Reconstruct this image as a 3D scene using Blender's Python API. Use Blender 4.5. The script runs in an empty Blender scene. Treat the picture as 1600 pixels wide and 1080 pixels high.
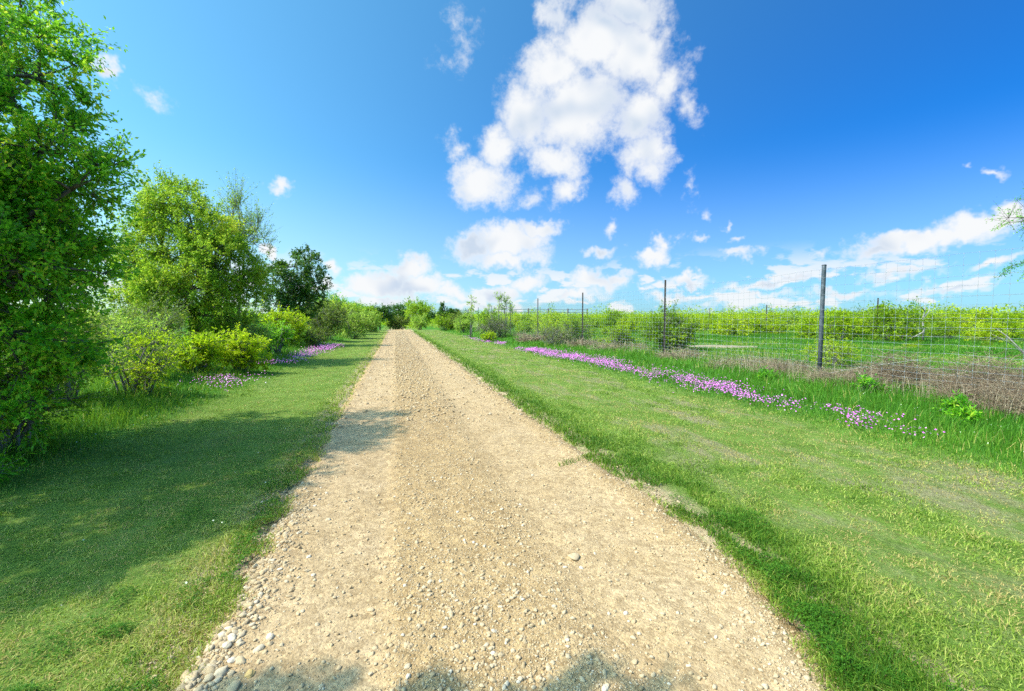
import bpy, math, random
import numpy as np
from mathutils import Vector
SC = bpy.context.scene
COL = SC.collection
rng = np.random.default_rng(11)
random.seed(5)

# ------------------------------------------------------------------ camera
cam_d = bpy.data.cameras.new("camera")
cam = bpy.data.objects.new("camera", cam_d)
COL.objects.link(cam)
cam.location = (0, 0, 1.5)
cam.rotation_euler = (math.radians(90 - 3.3), 0, math.radians(-14.36))
cam_d.sensor_width = 36.0
cam_d.lens = 16.0
cam_d.clip_start = 0.05
cam_d.clip_end = 6000
SC.camera = cam
SC.view_settings.view_transform = 'Standard'
SC.view_settings.look = 'None'
SC.view_settings.gamma = 1.0
SC.view_settings.use_curve_mapping = False
SC.view_settings.exposure = 0.60
SC.cycles.use_denoising = False
SC.cycles.max_bounces = 5
SC.cycles.diffuse_bounces = 3
SC.cycles.glossy_bounces = 2
SC.cycles.transmission_bounces = 4
SC.cycles.transparent_max_bounces = 4

# ------------------------------------------------------------------ sun and sky
SUN_ELEV = math.radians(53)
SUN_AZ = math.radians(266)          # compass bearing of the sun seen from the road (road runs to bearing 0)
sd = Vector((math.sin(SUN_AZ) * math.cos(SUN_ELEV), math.cos(SUN_AZ) * math.cos(SUN_ELEV), math.sin(SUN_ELEV)))
sun_d = bpy.data.lights.new("sun", 'SUN')
sun_d.energy = 3.9
sun_d.angle = math.radians(0.6)
sun_d.color = (1.0, 0.955, 0.88)
sun = bpy.data.objects.new("sun", sun_d)
sun.rotation_euler = sd.to_track_quat('Z', 'Y').to_euler()
sun.location = (-20, -2, 20)
COL.objects.link(sun)

class NT:
    """small helper round a node tree"""
    def __init__(s, tree):
        s.t = tree; tree.nodes.clear()
    def n(s, typ, ins=None, **kw):
        nd = s.t.nodes.new(typ)
        for k, v in kw.items(): setattr(nd, k, v)
        for k, v in (ins or {}).items():
            sock = nd.inputs[k]
            if isinstance(v, bpy.types.NodeSocket): s.t.links.new(v, sock)
            else: sock.default_value = v
        return nd
    def m(s, op, a, b=0.0, c=None, clamp=False):
        i = {0: a, 1: b}
        if c is not None: i[2] = c
        return s.n('ShaderNodeMath', i, operation=op, use_clamp=clamp).outputs[0]
    def v(s, op, a, b=(0, 0, 0)):
        return s.n('ShaderNodeVectorMath', {0: a, 1: b}, operation=op).outputs[0]
    def mix(s, f, a, b, blend='MIX'):
        nd = s.n('ShaderNodeMix', data_type='RGBA', blend_type=blend)
        for i, x in ((0, f), (6, a), (7, b)):
            if isinstance(x, bpy.types.NodeSocket): s.t.links.new(x, nd.inputs[i])
            else: nd.inputs[i].default_value = x if i == 0 else tuple(x) + (1,) * (4 - len(x))
        return nd.outputs[2]
    def sstep(s, x, lo, hi, a=0.0, b=1.0):
        nd = s.n('ShaderNodeMapRange', {0: x, 1: lo, 2: hi, 3: a, 4: b}, interpolation_type='SMOOTHSTEP')
        return nd.outputs[0]
    def noise(s, vec, scale, detail=3.0, rough=0.55, dist=0.0):
        return s.n('ShaderNodeTexNoise', {'Vector': vec, 'Scale': scale, 'Detail': detail, 'Roughness': rough, 'Distortion': dist})
    def ramp(s, f, stops, interp='LINEAR'):
        nd = s.n('ShaderNodeValToRGB', {0: f})
        cr = nd.color_ramp; cr.interpolation = interp
        while len(cr.elements) < len(stops): cr.elements.new(0.5)
        for e, (p, c) in zip(cr.elements, stops):
            e.position = p; e.color = tuple(c) + (1,)
        return nd.outputs[0]

# clouds of the sky: bearing, elevation, half length, half height, tilt (radians), weight
CLOUDS = [(0.4954, 0.5691, 0.0963, 0.053, 2.9697, 1.2), (0.4184, 0.53, 0.1061, 0.0715, 2.9942, 1.2), (0.3389, 0.4743, 0.1002, 0.0674, -2.84, 1.1), (0.4969, 0.4937, 0.0993, 0.0858, 2.5964, 1.2),
 (0.3932, 0.4129, 0.1229, 0.0916, -3.0203, 1.2), (0.278, 0.3997, 0.0885, 0.0735, 2.6855, 1.1), (0.2299, 0.3475, 0.0687, 0.0534, -3.1228, 1.0), (0.1885, 0.2862, 0.0825, 0.0647, -3.0917, 1.15),
 (0.3466, 0.3342, 0.0884, 0.0539, 2.8402, 1.0), (0.3675, 0.2662, 0.0559, 0.0385, -2.8402, 0.95), (0.5178, 0.3925, 0.078, 0.0591, 2.7673, 1.1), (0.5668, 0.4453, 0.0753, 0.0477, 1.4295, 0.9),
 (0.5318, 0.3234, 0.0586, 0.051, 2.6757, 0.9), (0.5008, 0.2599, 0.0357, 0.0325, 3.0365, 0.7), (0.6102, 0.4033, 0.0443, 0.0273, 1.9121, 0.6), (0.6134, 0.2631, 0.0407, 0.0172, 1.4343, 0.5),
 (0.1207, 0.3449, 0.0361, 0.0265, 1.2535, 0.6), (0.3449, 0.5718, 0.0495, 0.0346, 2.8818, 0.8), (0.1316, 0.5086, 0.0465, 0.0298, 0.697, 0.30), (0.1269, 0.5776, 0.0236, 0.0185, 1.9362, 0.26),
 (0.292, 0.255, 0.0483, 0.028, 3.125, 0.6), (0.1742, 0.1566, 0.0762, 0.0401, -3.0414, 0.95), (0.2506, 0.1704, 0.1042, 0.0427, 3.0592, 1.15), (0.3199, 0.1872, 0.0554, 0.0264, 2.9624, 1.0),
 (0.2366, 0.1341, 0.1114, 0.0244, -3.1396, 0.9), (0.439, 0.1477, 0.0457, 0.0198, 3.1048, 0.9), (0.5454, 0.1284, 0.0427, 0.0237, -2.8327, 0.95), (0.5664, 0.1558, 0.0275, 0.0231, 3.1241, 0.8),
 (0.6277, 0.1586, 0.0238, 0.0101, -3.0351, 0.5), (0.7054, 0.1594, 0.0221, 0.011, -3.0525, 0.6), (0.713, 0.1262, 0.0442, 0.0135, -3.0568, 0.7), (0.6797, 0.1915, 0.0145, 0.0091, 1.6696, 0.5),
 (0.6445, 0.2065, 0.0169, 0.0142, 2.7724, 0.5), (0.4624, 0.1926, 0.0232, 0.0159, -2.7036, 0.45), (-0.022, 0.0764, 0.0804, 0.0372, -3.1102, 1.15), (0.0309, 0.1003, 0.0505, 0.0321, -3.0957, 1.1),
 (0.0505, 0.0669, 0.0806, 0.0298, -3.1241, 1.0), (-0.0225, 0.0417, 0.1039, 0.0188, -3.129, 0.8), (-0.073, 0.0779, 0.0328, 0.0287, -2.967, 0.9), (0.1253, 0.0568, 0.062, 0.0275, -3.1309, 0.9),
 (0.2715, 0.0849, 0.0586, 0.0276, -2.9732, 1.0), (0.2156, 0.0613, 0.0671, 0.0277, -3.1386, 0.9), (0.4235, 0.0782, 0.0785, 0.03, -3.0714, 1.0), (0.4704, 0.0909, 0.0346, 0.0241, 3.0901, 0.95),
 (0.3897, 0.047, 0.096, 0.0165, -3.0609, 0.7), (0.6211, 0.0766, 0.0459, 0.0168, -3.0655, 0.9), (0.5361, 0.0695, 0.0386, 0.0119, 3.1174, 0.7), (0.5996, 0.0485, 0.0865, 0.0118, 3.1232, 0.65),
 (0.7497, 0.0636, 0.0857, 0.0135, -3.0183, 0.8), (0.8118, 0.0731, 0.0496, 0.0106, -2.9825, 0.8), (0.7286, 0.0385, 0.1211, 0.0099, -3.0833, 0.65), (0.8703, 0.05, 0.083, 0.0102, -3.0492, 0.7),
 (0.1667, 0.0293, 0.1253, 0.0139, -3.139, 0.7), (-0.1217, 0.1085, 0.0243, 0.019, -2.998, 0.9), (-0.2383, 0.1233, 0.0177, 0.0153, -2.7672, 0.9), (-0.1404, 0.0759, 0.0359, 0.0178, -3.0928, 0.7),
 (0.9297, 0.1152, 0.0723, 0.020, -3.014, 0.9), (0.9698, 0.1287, 0.084, 0.024, -3.1221, 1.1), (1.0287, 0.1383, 0.076, 0.027, -3.0916, 1.1), (1.0779, 0.1524, 0.0371, 0.0241, -2.9573, 1.1),
 (1.0624, 0.2162, 0.0193, 0.0099, 3.0515, 0.7), (1.0253, 0.2197, 0.0108, 0.0058, -2.88, 0.45), (0.9558, 0.0794, 0.0723, 0.0116, -3.0967, 0.8), (1.0649, 0.0829, 0.0391, 0.0095, -2.8688, 0.8),
 (1.0106, 0.0546, 0.0729, 0.0091, -3.0494, 0.65), (0.8494, 0.1155, 0.0282, 0.0091, -2.6842, 0.5), (-0.4542, 0.3871, 0.0196, 0.0139, 0.9895, 0.95), (-0.4692, 0.3936, 0.0184, 0.0108, -2.6286, 0.5),
 (-0.5035, 0.3991, 0.0228, 0.0144, -2.5033, 0.5), (-0.2163, 0.2472, 0.0291, 0.0191, -2.9083, 0.95), (-0.4065, 0.3602, 0.031, 0.0142, 2.8044, 0.42)]

world = bpy.data.worlds.new("World")
SC.world = world
world.use_nodes = True
world.cycles.sampling_method = 'MANUAL'
world.cycles.sample_map_resolution = 512
w = NT(world.node_tree)
tc = w.n('ShaderNodeTexCoord')
D = tc.outputs['Generated']
sky = w.n('ShaderNodeTexSky', sky_type='NISHITA', sun_disc=False, sun_elevation=SUN_ELEV, sun_rotation=SUN_AZ,
          altitude=100.0, air_density=1.0, dust_density=0.6, ozone_density=3.0)
hs = w.n('ShaderNodeHueSaturation', {'Hue': 0.5, 'Saturation': 1.25, 'Value': 1.0, 'Color': sky.outputs[0]})
sdot = w.n('ShaderNodeVectorMath', {0: D, 1: tuple(sd)}, operation='DOT_PRODUCT').outputs['Value']
glow = w.sstep(sdot, -0.36, 0.88)
sun_fill_boost = w.sstep(sdot, 0.70, 1.0, 1.0, 3.8)  # sky round the sun, out of frame, brightened to add soft fill light
skycol = w.mix(1.0, hs.outputs[0], w.mix(glow, (0.10, 0.56, 0.94), (1.55, 1.75, 1.28)), 'MULTIPLY')
skycol = w.v('SCALE', skycol); skycol.node.inputs['Scale'].default_value = 1.0; w.t.links.new(sun_fill_boost, skycol.node.inputs['Scale'])   # clear spring air: deep blue away from the sun; added fill boost near it
sep = w.n('ShaderNodeSeparateXYZ', {0: D})
az = w.m('ARCTAN2', sep.outputs[0], sep.outputs[1])
el = w.m('ARCSINE', sep.outputs[2])
P = w.n('ShaderNodeCombineXYZ', {0: az, 1: el, 2: 0.0}).outputs[0]
nz1 = w.noise(D, 11.0, 4.0, 0.6)
nz2 = w.noise(D, 34.0, 3.0, 0.6)
wv = w.v('MULTIPLY', w.v('SUBTRACT', nz1.outputs[1], (0.5, 0.5, 0.5)), (0.10, 0.09, 0))
wv2 = w.v('MULTIPLY', w.v('SUBTRACT', nz2.outputs[1], (0.5, 0.5, 0.5)), (0.040, 0.036, 0))
P = w.v('ADD', w.v('ADD', P, wv), wv2)
field = None
for (a, e, ra, rb, rot, wt) in CLOUDS:
    if e < 0.2: wt = wt + 0.18
    mp = w.n('ShaderNodeMapping', {0: P, 1: (a, e, 0), 2: (0, 0, rot), 3: (ra * 1.08, rb * 1.08, 1)}, vector_type='TEXTURE').outputs[0]
    ln = w.n('ShaderNodeVectorMath', {0: mp}, operation='LENGTH').outputs['Value']
    f = w.m('MULTIPLY_ADD', ln, -wt, wt)
    field = f if field is None else w.m('SMOOTH_MAX', field, f, 0.12)
field = w.m('MAXIMUM', field, -1.2)
# puffs: finer towards the horizon, streaky up high
elc = w.m('MAXIMUM', el, 0.02)
fb = w.noise(D, 21.0, 9.0, 0.70)
fbl = w.noise(D, 7.0, 2.0, 0.5)
fbu = w.noise(w.v('ADD', D, (0.018, 0.0, 0.036)), 7.0, 2.0, 0.5)
edge = w.m('MULTIPLY_ADD', w.m('SUBTRACT', fb.outputs[0], 0.5), w.sstep(field, 0.25, 0.95, 1.7, 0.45), field)
alpha = w.sstep(edge, -0.02, 0.85)
under = w.m('SUBTRACT', fbu.outputs[0], fbl.outputs[0])
shade = w.m('MULTIPLY', w.sstep(under, -0.05, 0.13), 0.95)
core = w.sstep(edge, 0.35, 1.0)
shade = w.m('MULTIPLY', shade, core)
ccol = w.mix(shade, (4.6, 4.7, 4.8), (2.9, 3.45, 4.2))
low = w.noise(w.v('MULTIPLY', D, (1, 1, 2.6)), 13.0, 7.0, 0.55).outputs[0]
band = w.m('MULTIPLY', w.sstep(el, 0.002, 0.02), w.sstep(el, 0.075, 0.15, 1.0, 0.0))
alpha = w.m('MAXIMUM', alpha, w.m('MULTIPLY', w.m('MULTIPLY', w.sstep(low, 0.51, 0.60), band), 0.9))
hor = w.sstep(el, 0.0, 0.34, 0.42, 0.0)
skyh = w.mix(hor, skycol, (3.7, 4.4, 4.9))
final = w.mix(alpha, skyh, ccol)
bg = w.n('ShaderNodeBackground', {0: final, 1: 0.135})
wo = w.n('ShaderNodeOutputWorld', {0: bg.outputs[0]})

# ------------------------------------------------------------------ small helpers
def tag(o, label=None, cat=None, group=None, kind=None):
    if label: o['label'] = label
    if cat: o['category'] = cat
    if group: o['group'] = group
    if kind: o['kind'] = kind
    return o

def link(name, me, parent=None, loc=(0, 0, 0)):
    o = bpy.data.objects.new(name, me); COL.objects.link(o)
    o.location = loc
    if parent is not None: o.parent = parent
    return o

def empty(name, loc=(0, 0, 0), rz=0.0):
    o = bpy.data.objects.new(name, None); COL.objects.link(o)
    o.empty_display_size = 0.3
    o.location = loc; o.rotation_euler = (0, 0, rz)
    return o

def copy_tree(o, parent=None):
    c = o.copy(); COL.objects.link(c)
    if parent is not None: c.parent = parent
    for ch in list(o.children): copy_tree(ch, c)
    return c

def npmesh(name, V, F, mats, tint=None, midx=None, smooth=True):
    """mesh from numpy: V (n,3); F list of (m,k) index arrays; tint list of per-face values; midx list of material indices"""
    V = np.asarray(V, np.float32)
    F = [np.asarray(f, np.int32) for f in F if len(f)]
    me = bpy.data.meshes.new(name)
    me.vertices.add(len(V)); me.vertices.foreach_set('co', V.ravel())
    nl = sum(f.size for f in F); nf = sum(len(f) for f in F)
    me.loops.add(nl); me.polygons.add(nf)
    me.loops.foreach_set('vertex_index', np.concatenate([f.ravel() for f in F]))
    tot = np.concatenate([np.full(len(f), f.shape[1], np.int32) for f in F])
    st = np.zeros(nf, np.int32); st[1:] = np.cumsum(tot)[:-1]
    me.polygons.foreach_set('loop_start', st)
    if not isinstance(mats, (list, tuple)): mats = [mats]
    for m in mats: me.materials.append(m)
    if midx is not None: me.polygons.foreach_set('material_index', np.asarray(midx, np.int32))
    me.update(calc_edges=True)
    if tint is not None:
        a = me.attributes.new('tint', 'FLOAT', 'FACE')
        a.data.foreach_set('value', np.asarray(tint, np.float32))
    if not smooth:
        me.polygons.foreach_set('use_smooth', np.zeros(nf, bool))
    return me

_perm = np.random.default_rng(3).random((256, 256)).astype(np.float32)
def vnoise(x, y):
    xi = np.floor(x).astype(int); yi = np.floor(y).astype(int)
    fx = x - xi; fy = y - yi
    fx = fx * fx * (3 - 2 * fx); fy = fy * fy * (3 - 2 * fy)
    a = _perm[xi & 255, yi & 255]; b = _perm[(xi + 1) & 255, yi & 255]
    c = _perm[xi & 255, (yi + 1) & 255]; d = _perm[(xi + 1) & 255, (yi + 1) & 255]
    return (a * (1 - fx) + b * fx) * (1 - fy) + (c * (1 - fx) + d * fx) * fy
def fbm(x, y, oct=4, g=0.5):
    s = 0; a = 1; t = 0
    for i in range(oct):
        s = s + a * vnoise(x * 2 ** i + 17.3 * i, y * 2 ** i + 9.1 * i); t += a; a *= g
    return s / t
def ss(a, b, x):
    t = np.clip((np.asarray(x, float) - a) / (b - a), 0, 1); return t * t * (3 - 2 * t)
def nrm(v): return v / np.maximum(np.linalg.norm(v, axis=-1, keepdims=True), 1e-9)

# road edges wander a little
def edge_l(y): return -0.86 + 0.10 * (fbm(y * 1.3 + 3, y * 0 + 1.5) - 0.5) * 2 + 0.05 * (fbm(y * 6, y * 0 + 7.5) - 0.5) * 2
def edge_r(y):
    return 2.02 + 0.08 * (fbm(y * 1.1 + 40, y * 0 + 4.5) - 0.5) * 2 + 0.06 * (fbm(y * 5, y * 0 + 9.5) - 0.5) * 2 - 0.28 * np.exp(-((np.asarray(y) - 1.3) / 0.7) ** 2) + 0.05 * np.exp(-((np.asarray(y) - 3.4) / 0.5) ** 2)
def gz(x, y):
    """height of the land"""
    x = np.asarray(x, float); y = np.asarray(y, float)
    z = 0.20 * ss(5.5, 9.0, x) + 0.22 * ss(-2.2, -6.0, x)
    z = z + 0.9 * ss(45, 190, np.hypot(x, y)) * ss(6, 25, x)
    z = z - 0.9 * ss(66, 95, y) * ss(30, 8, np.abs(x))
    n = (fbm(x * 0.35 + 50, y * 0.35 + 50, 3) - 0.5)
    off = ss(0.2, 1.2, np.maximum(x - 2.1, -0.9 - x))
    return z + n * 0.10 * off + (fbm(x * 2.2 + 9, y * 2.2 + 5, 3) - 0.5) * 0.05 * off

def tubes(paths, sides=6):
    """paths: list of (points (n,3), radii (n,)) -> V, F of closed tapered tubes"""
    Vs, Fs, Ts, base = [], [], [], 0
    for pts, rad in paths:
        pts = np.asarray(pts, float); rad = np.asarray(rad, float); n = len(pts)
        tan = nrm(np.gradient(pts, axis=0))
        up = np.where(np.abs(tan[:, 2:3]) > 0.9, np.array([[1., 0, 0]]), np.array([[0, 0, 1.]]))
        a = nrm(np.cross(tan, up)); b = np.cross(tan, a)
        for i in range(1, n):                                   # keep the frame from flipping
            if a[i] @ a[i - 1] < 0: a[i] *= -1; b[i] *= -1
        ang = np.linspace(0, 2 * np.pi, sides, endpoint=False)
        ring = pts[:, None] + rad[:, None, None] * (np.cos(ang)[None, :, None] * a[:, None] + np.sin(ang)[None, :, None] * b[:, None])
        Vs.append(ring.reshape(-1, 3))
        i = np.arange(n - 1)[:, None] * sides; j = np.arange(sides)[None]
        q = np.stack([i + j, i + (j + 1) % sides, i + sides + (j + 1) % sides, i + sides + j], -1).reshape(-1, 4)
        Fs.append(q + base); Ts.append([base + np.arange(sides)[::-1], base + (n - 1) * sides + np.arange(sides)])
        base += n * sides
    return np.concatenate(Vs), [np.concatenate(Fs), np.array([t for p in Ts for t in p])]

def rods(A, B, ra, rb, sides=3):
    """many straight tapered twigs at once"""
    A = np.asarray(A, float); B = np.asarray(B, float); n = len(A)
    ra = np.broadcast_to(ra, n); rb = np.broadcast_to(rb, n)
    t = nrm(B - A); up = np.where(np.abs(t[:, 2:3]) > 0.9, np.array([[1., 0, 0]]), np.array([[0, 0, 1.]]))
    u = nrm(np.cross(t, up)); v = np.cross(t, u)
    ang = np.linspace(0, 2 * np.pi, sides, endpoint=False)
    dirs = np.cos(ang)[None, :, None] * u[:, None] + np.sin(ang)[None, :, None] * v[:, None]
    V = np.concatenate([A[:, None] + ra[:, None, None] * dirs, B[:, None] + rb[:, None, None] * dirs], 1).reshape(-1, 3)
    i = (np.arange(n) * 2 * sides)[:, None]; j = np.arange(sides)[None]
    F = np.stack([i + j, i + (j + 1) % sides, i + sides + (j + 1) % sides, i + sides + j], -1).reshape(-1, 4)
    return V, F

def merge(parts):
    """[(V, [F...]), ...] -> V, [F...] by face size"""
    Vs, Fs, b = [], [], 0
    for V, F in parts:
        Vs.append(V)
        for f in (F if isinstance(F, list) else [F]): Fs.append(np.asarray(f) + b)
        b += len(V)
    return np.concatenate(Vs), Fs

# ------------------------------------------------------------------ materials
def leaf_mat(name, stops, trans=0.4, rough=0.55, spec=0.3, vary=0.25, gain=(1.55, 1.45, 0.85)):
    m = bpy.data.materials.new(name); m.use_nodes = True
    t = NT(m.node_tree)
    at = t.n('ShaderNodeAttribute', attribute_name='tint')
    oi = t.n('ShaderNodeObjectInfo')
    f = t.m('MULTIPLY_ADD', t.m('SUBTRACT', oi.outputs['Random'], 0.5), vary, at.outputs['Fac'], clamp=True)
    c = t.ramp(f, [(p_, tuple(min(0.85, a * g) for a, g in zip(c_, gain))) for p_, c_ in stops])
    p = t.n('ShaderNodeBsdfPrincipled', {'Base Color': c, 'Roughness': rough, 'Specular IOR Level': spec})
    tr = t.n('ShaderNodeBsdfTranslucent', {'Color': t.mix(0.35, c, (0.42, 0.60, 0.02))})
    mx = t.n('ShaderNodeMixShader', {0: trans, 1: p.outputs[0], 2: tr.outputs[0]})
    t.n('ShaderNodeOutputMaterial', {0: mx.outputs[0]})
    return m

def plain_mat(name, c1, c2, scale=20.0, rough=0.8, metal=0.0, bump=0.0):
    m = bpy.data.materials.new(name); m.use_nodes = True
    t = NT(m.node_tree)
    co = t.n('ShaderNodeTexCoord').outputs['Object']
    nz = t.noise(co, scale, 5.0, 0.65)
    c = t.mix(t.sstep(nz.outputs[0], 0.35, 0.65), c1, c2)
    ins = {'Base Color': c, 'Roughness': rough, 'Metallic': metal}
    if bump:
        ins['Normal'] = t.n('ShaderNodeBump', {'Strength': bump, 'Distance': 0.02, 'Height': nz.outputs[0]}).outputs[0]
    p = t.n('ShaderNodeBsdfPrincipled', ins)
    t.n('ShaderNodeOutputMaterial', {0: p.outputs[0]})
    return m

M_GRASS = leaf_mat('mown_grass', [(0, (0.030, 0.095, 0.012)), (0.35, (0.100, 0.180, 0.026)), (0.60, (0.215, 0.290, 0.072)), (0.8, (0.29, 0.33, 0.125)), (1, (0.33, 0.27, 0.16))], 0.35, 0.6, 0.2, 0)
M_TALL = leaf_mat('tall_grass', [(0, (0.022, 0.090, 0.012)), (0.45, (0.060, 0.180, 0.022)), (0.75, (0.140, 0.255, 0.045)), (1, (0.40, 0.34, 0.18))], 0.38, 0.5, 0.2, 0)
M_CLOVER = leaf_mat('clover', [(0, (0.016, 0.062, 0.008)), (0.6, (0.040, 0.125, 0.012)), (1, (0.11, 0.21, 0.03))], 0.3, 0.6, 0.15, 0)
M_OAK = leaf_mat('oak_leaves', [(0, (0.022, 0.105, 0.012)), (0.5, (0.060, 0.205, 0.016)), (0.85, (0.16, 0.30, 0.025)), (1, (0.28, 0.36, 0.05))], 0.55, 0.45, 0.25, gain=(3.0, 2.7, 1.7))
M_ELM = leaf_mat('spring_leaves', [(0, (0.055, 0.150, 0.014)), (0.5, (0.14, 0.255, 0.022)), (0.85, (0.26, 0.35, 0.035)), (1, (0.38, 0.40, 0.07))], 0.55, 0.5, 0.2, gain=(2.3, 1.9, 1.5))
M_DARK = leaf_mat('dark_oak_leaves', [(0, (0.012, 0.055, 0.010)), (0.6, (0.030, 0.110, 0.014)), (1, (0.09, 0.20, 0.03))], 0.28, 0.42, 0.45)
M_LIME = leaf_mat('lime_shrub_leaves', [(0, (0.13, 0.23, 0.010)), (0.5, (0.26, 0.38, 0.012)), (1, (0.42, 0.50, 0.03))], 0.58, 0.5, 0.2, gain=(2.0, 1.75, 0.9))
M_MESQ = leaf_mat('mesquite_leaves', [(0, (0.085, 0.165, 0.008)), (0.5, (0.19, 0.285, 0.010)), (1, (0.33, 0.38, 0.02))], 0.48, 0.5, 0.25, 0.7, (1.95, 1.8, 0.7))
M_PALE = leaf_mat('pale_shrub_leaves', [(0, (0.07, 0.135, 0.03)), (0.5, (0.16, 0.235, 0.065)), (1, (0.30, 0.34, 0.13))], 0.5, 0.55, 0.2, gain=(2.7, 2.5, 1.3))
M_OLIVE = leaf_mat('olive_shrub_leaves', [(0, (0.055, 0.085, 0.022)), (0.5, (0.125, 0.155, 0.045)), (1, (0.22, 0.24, 0.09))], 0.4, 0.6, 0.2, gain=(1.7, 1.7, 1.1))
M_FLOWER = leaf_mat('pink_petals', [(0, (0.44, 0.085, 0.40)), (0.55, (0.60, 0.16, 0.52)), (0.9, (0.68, 0.30, 0.58)), (1, (0.80, 0.62, 0.74))], 0.0, 0.6, 0.2, 0, (1.15, 1.1, 1.1))
M_WHITEFL = leaf_mat('white_petals', [(0, (0.75, 0.75, 0.62)), (1, (0.8, 0.78, 0.5))], 0.0, 0.6, 0.2, 0, (1, 1, 1))
M_DRY = leaf_mat('dry_stems', [(0, (0.13, 0.085, 0.055)), (0.5, (0.27, 0.20, 0.13)), (1, (0.44, 0.37, 0.26))], 0.05, 0.8, 0.1, 0.3, (1.2, 1.2, 1.15))
M_BARK = plain_mat('bark', (0.055, 0.045, 0.036), (0.16, 0.13, 0.105), 14.0, 0.9, 0, 0.8)
M_PALEBARK = plain_mat('pale_dead_bark', (0.27, 0.25, 0.22), (0.42, 0.39, 0.34), 18.0, 0.85, 0, 0.5)
M_TWIG = plain_mat('grey_twigs', (0.15, 0.13, 0.11), (0.28, 0.245, 0.21), 25.0, 0.9)
M_PIPE = plain_mat('weathered_pipe_paint', (0.060, 0.070, 0.082), (0.13, 0.14, 0.155), 9.0, 0.55, 0.2, 0.15)
M_TPOST = plain_mat('rusted_steel', (0.075, 0.052, 0.042), (0.13, 0.10, 0.085), 30.0, 0.75, 0.3, 0.2)
M_WIRE = plain_mat('galvanised_wire', (0.30, 0.32, 0.33), (0.45, 0.47, 0.48), 40.0, 0.45, 0.5)

# ------------------------------------------------------------------ ground
def mat_ground():
    m = bpy.data.materials.new('ground_soil_and_turf'); m.use_nodes = True
    t = NT(m.node_tree)
    pos = t.n('ShaderNodeNewGeometry').outputs['Position']
    sp = t.n('ShaderNodeSeparateXYZ', {0: pos})
    X, Y = sp.outputs[0], sp.outputs[1]
    n_big = t.noise(pos, 0.35, 4.0, 0.6).outputs[0]
    n_mid = t.noise(pos, 2.3, 5.0, 0.65).outputs[0]
    n_fin = t.noise(pos, 30.0, 5.0, 0.7).outputs[0]
    streak = t.noise(t.v('MULTIPLY', pos, (1.3, 0.36, 1.0)), 1.5, 5.0, 0.6).outputs[0]
    g1 = t.ramp(t.m('MULTIPLY_ADD', n_mid, 0.5, t.m('MULTIPLY', n_fin, 0.5)), [(0.30, (0.055, 0.105, 0.014)), (0.5, (0.135, 0.215, 0.030)), (0.68, (0.215, 0.280, 0.065))])
    straw = t.ramp(n_fin, [(0.3, (0.15, 0.125, 0.055)), (0.7, (0.36, 0.31, 0.17))])
    dryf = t.sstep(t.m('MULTIPLY_ADD', n_mid, 0.35, streak), 0.62, 0.86)
    verge = t.m('MULTIPLY', t.sstep(X, 2.5, 3.2), t.sstep(X, 6.0, 5.2))
    c = t.mix(t.m('MULTIPLY', dryf, t.m('MULTIPLY_ADD', verge, 0.75, 0.12)), g1, straw)
    # lush green away from the mown strip
    lush = t.ramp(t.m('MULTIPLY_ADD', n_big, 0.5, t.m('MULTIPLY', n_fin, 0.5)), [(0.3, (0.030, 0.115, 0.012)), (0.65, (0.085, 0.215, 0.020))])
    c = t.mix(t.m('MAXIMUM', t.sstep(X, 5.4, 6.4), t.sstep(X, -2.9, -3.6)), c, lush)
    # scrub country further out
    far = t.sstep(t.m('MULTIPLY_ADD', n_big, 14.0, Y), 42.0, 62.0)
    scr = t.ramp(n_mid, [(0.3, (0.08, 0.14, 0.02)), (0.7, (0.19, 0.25, 0.04))])
    c = t.mix(t.m('MULTIPLY', far, t.sstep(X, 9.0, 12.0)), c, scr)
    # bare soil right beside and under the road
    soil = t.ramp(n_fin, [(0.3, (0.33, 0.235, 0.125)), (0.7, (0.56, 0.42, 0.25))])
    near = t.m('MULTIPLY', t.sstep(X, 2.45, 2.15), t.sstep(X, -1.3, -1.0))
    c = t.mix(t.m('MULTIPLY', near, t.sstep(n_mid, 0.30, 0.55)), c, soil)
    bp = t.n('ShaderNodeBump', {'Strength': 0.8, 'Distance': 0.05, 'Height': n_fin})
    p = t.n('ShaderNodeBsdfPrincipled', {'Base Color': c, 'Roughness': 0.95, 'Specular IOR Level': 0.1, 'Normal': bp.outputs[0]})
    t.n('ShaderNodeOutputMaterial', {0: p.outputs[0]})
    return m

def axis(fine_lo, fine_hi, step, lo, hi, g=1.16):
    a = list(np.arange(fine_lo, fine_hi + 1e-6, step))
    s = step
    while a[-1] < hi: s *= g; a.append(a[-1] + s)
    s = step
    while a[0] > lo: s *= g; a.insert(0, a[0] - s)
    return np.array(a)
gx = axis(-8, 14, 0.16, -2600, 2600); gy = axis(-2, 24, 0.16, -900, 4200)
X, Y = np.meshgrid(gx, gy, indexing='ij')
Z = gz(X, Y)
inr = ss(-1.02, -0.80, X) * ss(2.14, 1.92, X)
Z = Z - 0.10 * inr
nx, ny = X.shape
idx = np.arange(nx * ny).reshape(nx, ny)
F = np.stack([idx[:-1, :-1], idx[1:, :-1], idx[1:, 1:], idx[:-1, 1:]], -1).reshape(-1, 4)
ground = link('ground', npmesh('ground', np.stack([X, Y, Z], -1).reshape(-1, 3), [F], mat_ground()))
tag(ground, kind='structure')

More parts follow.
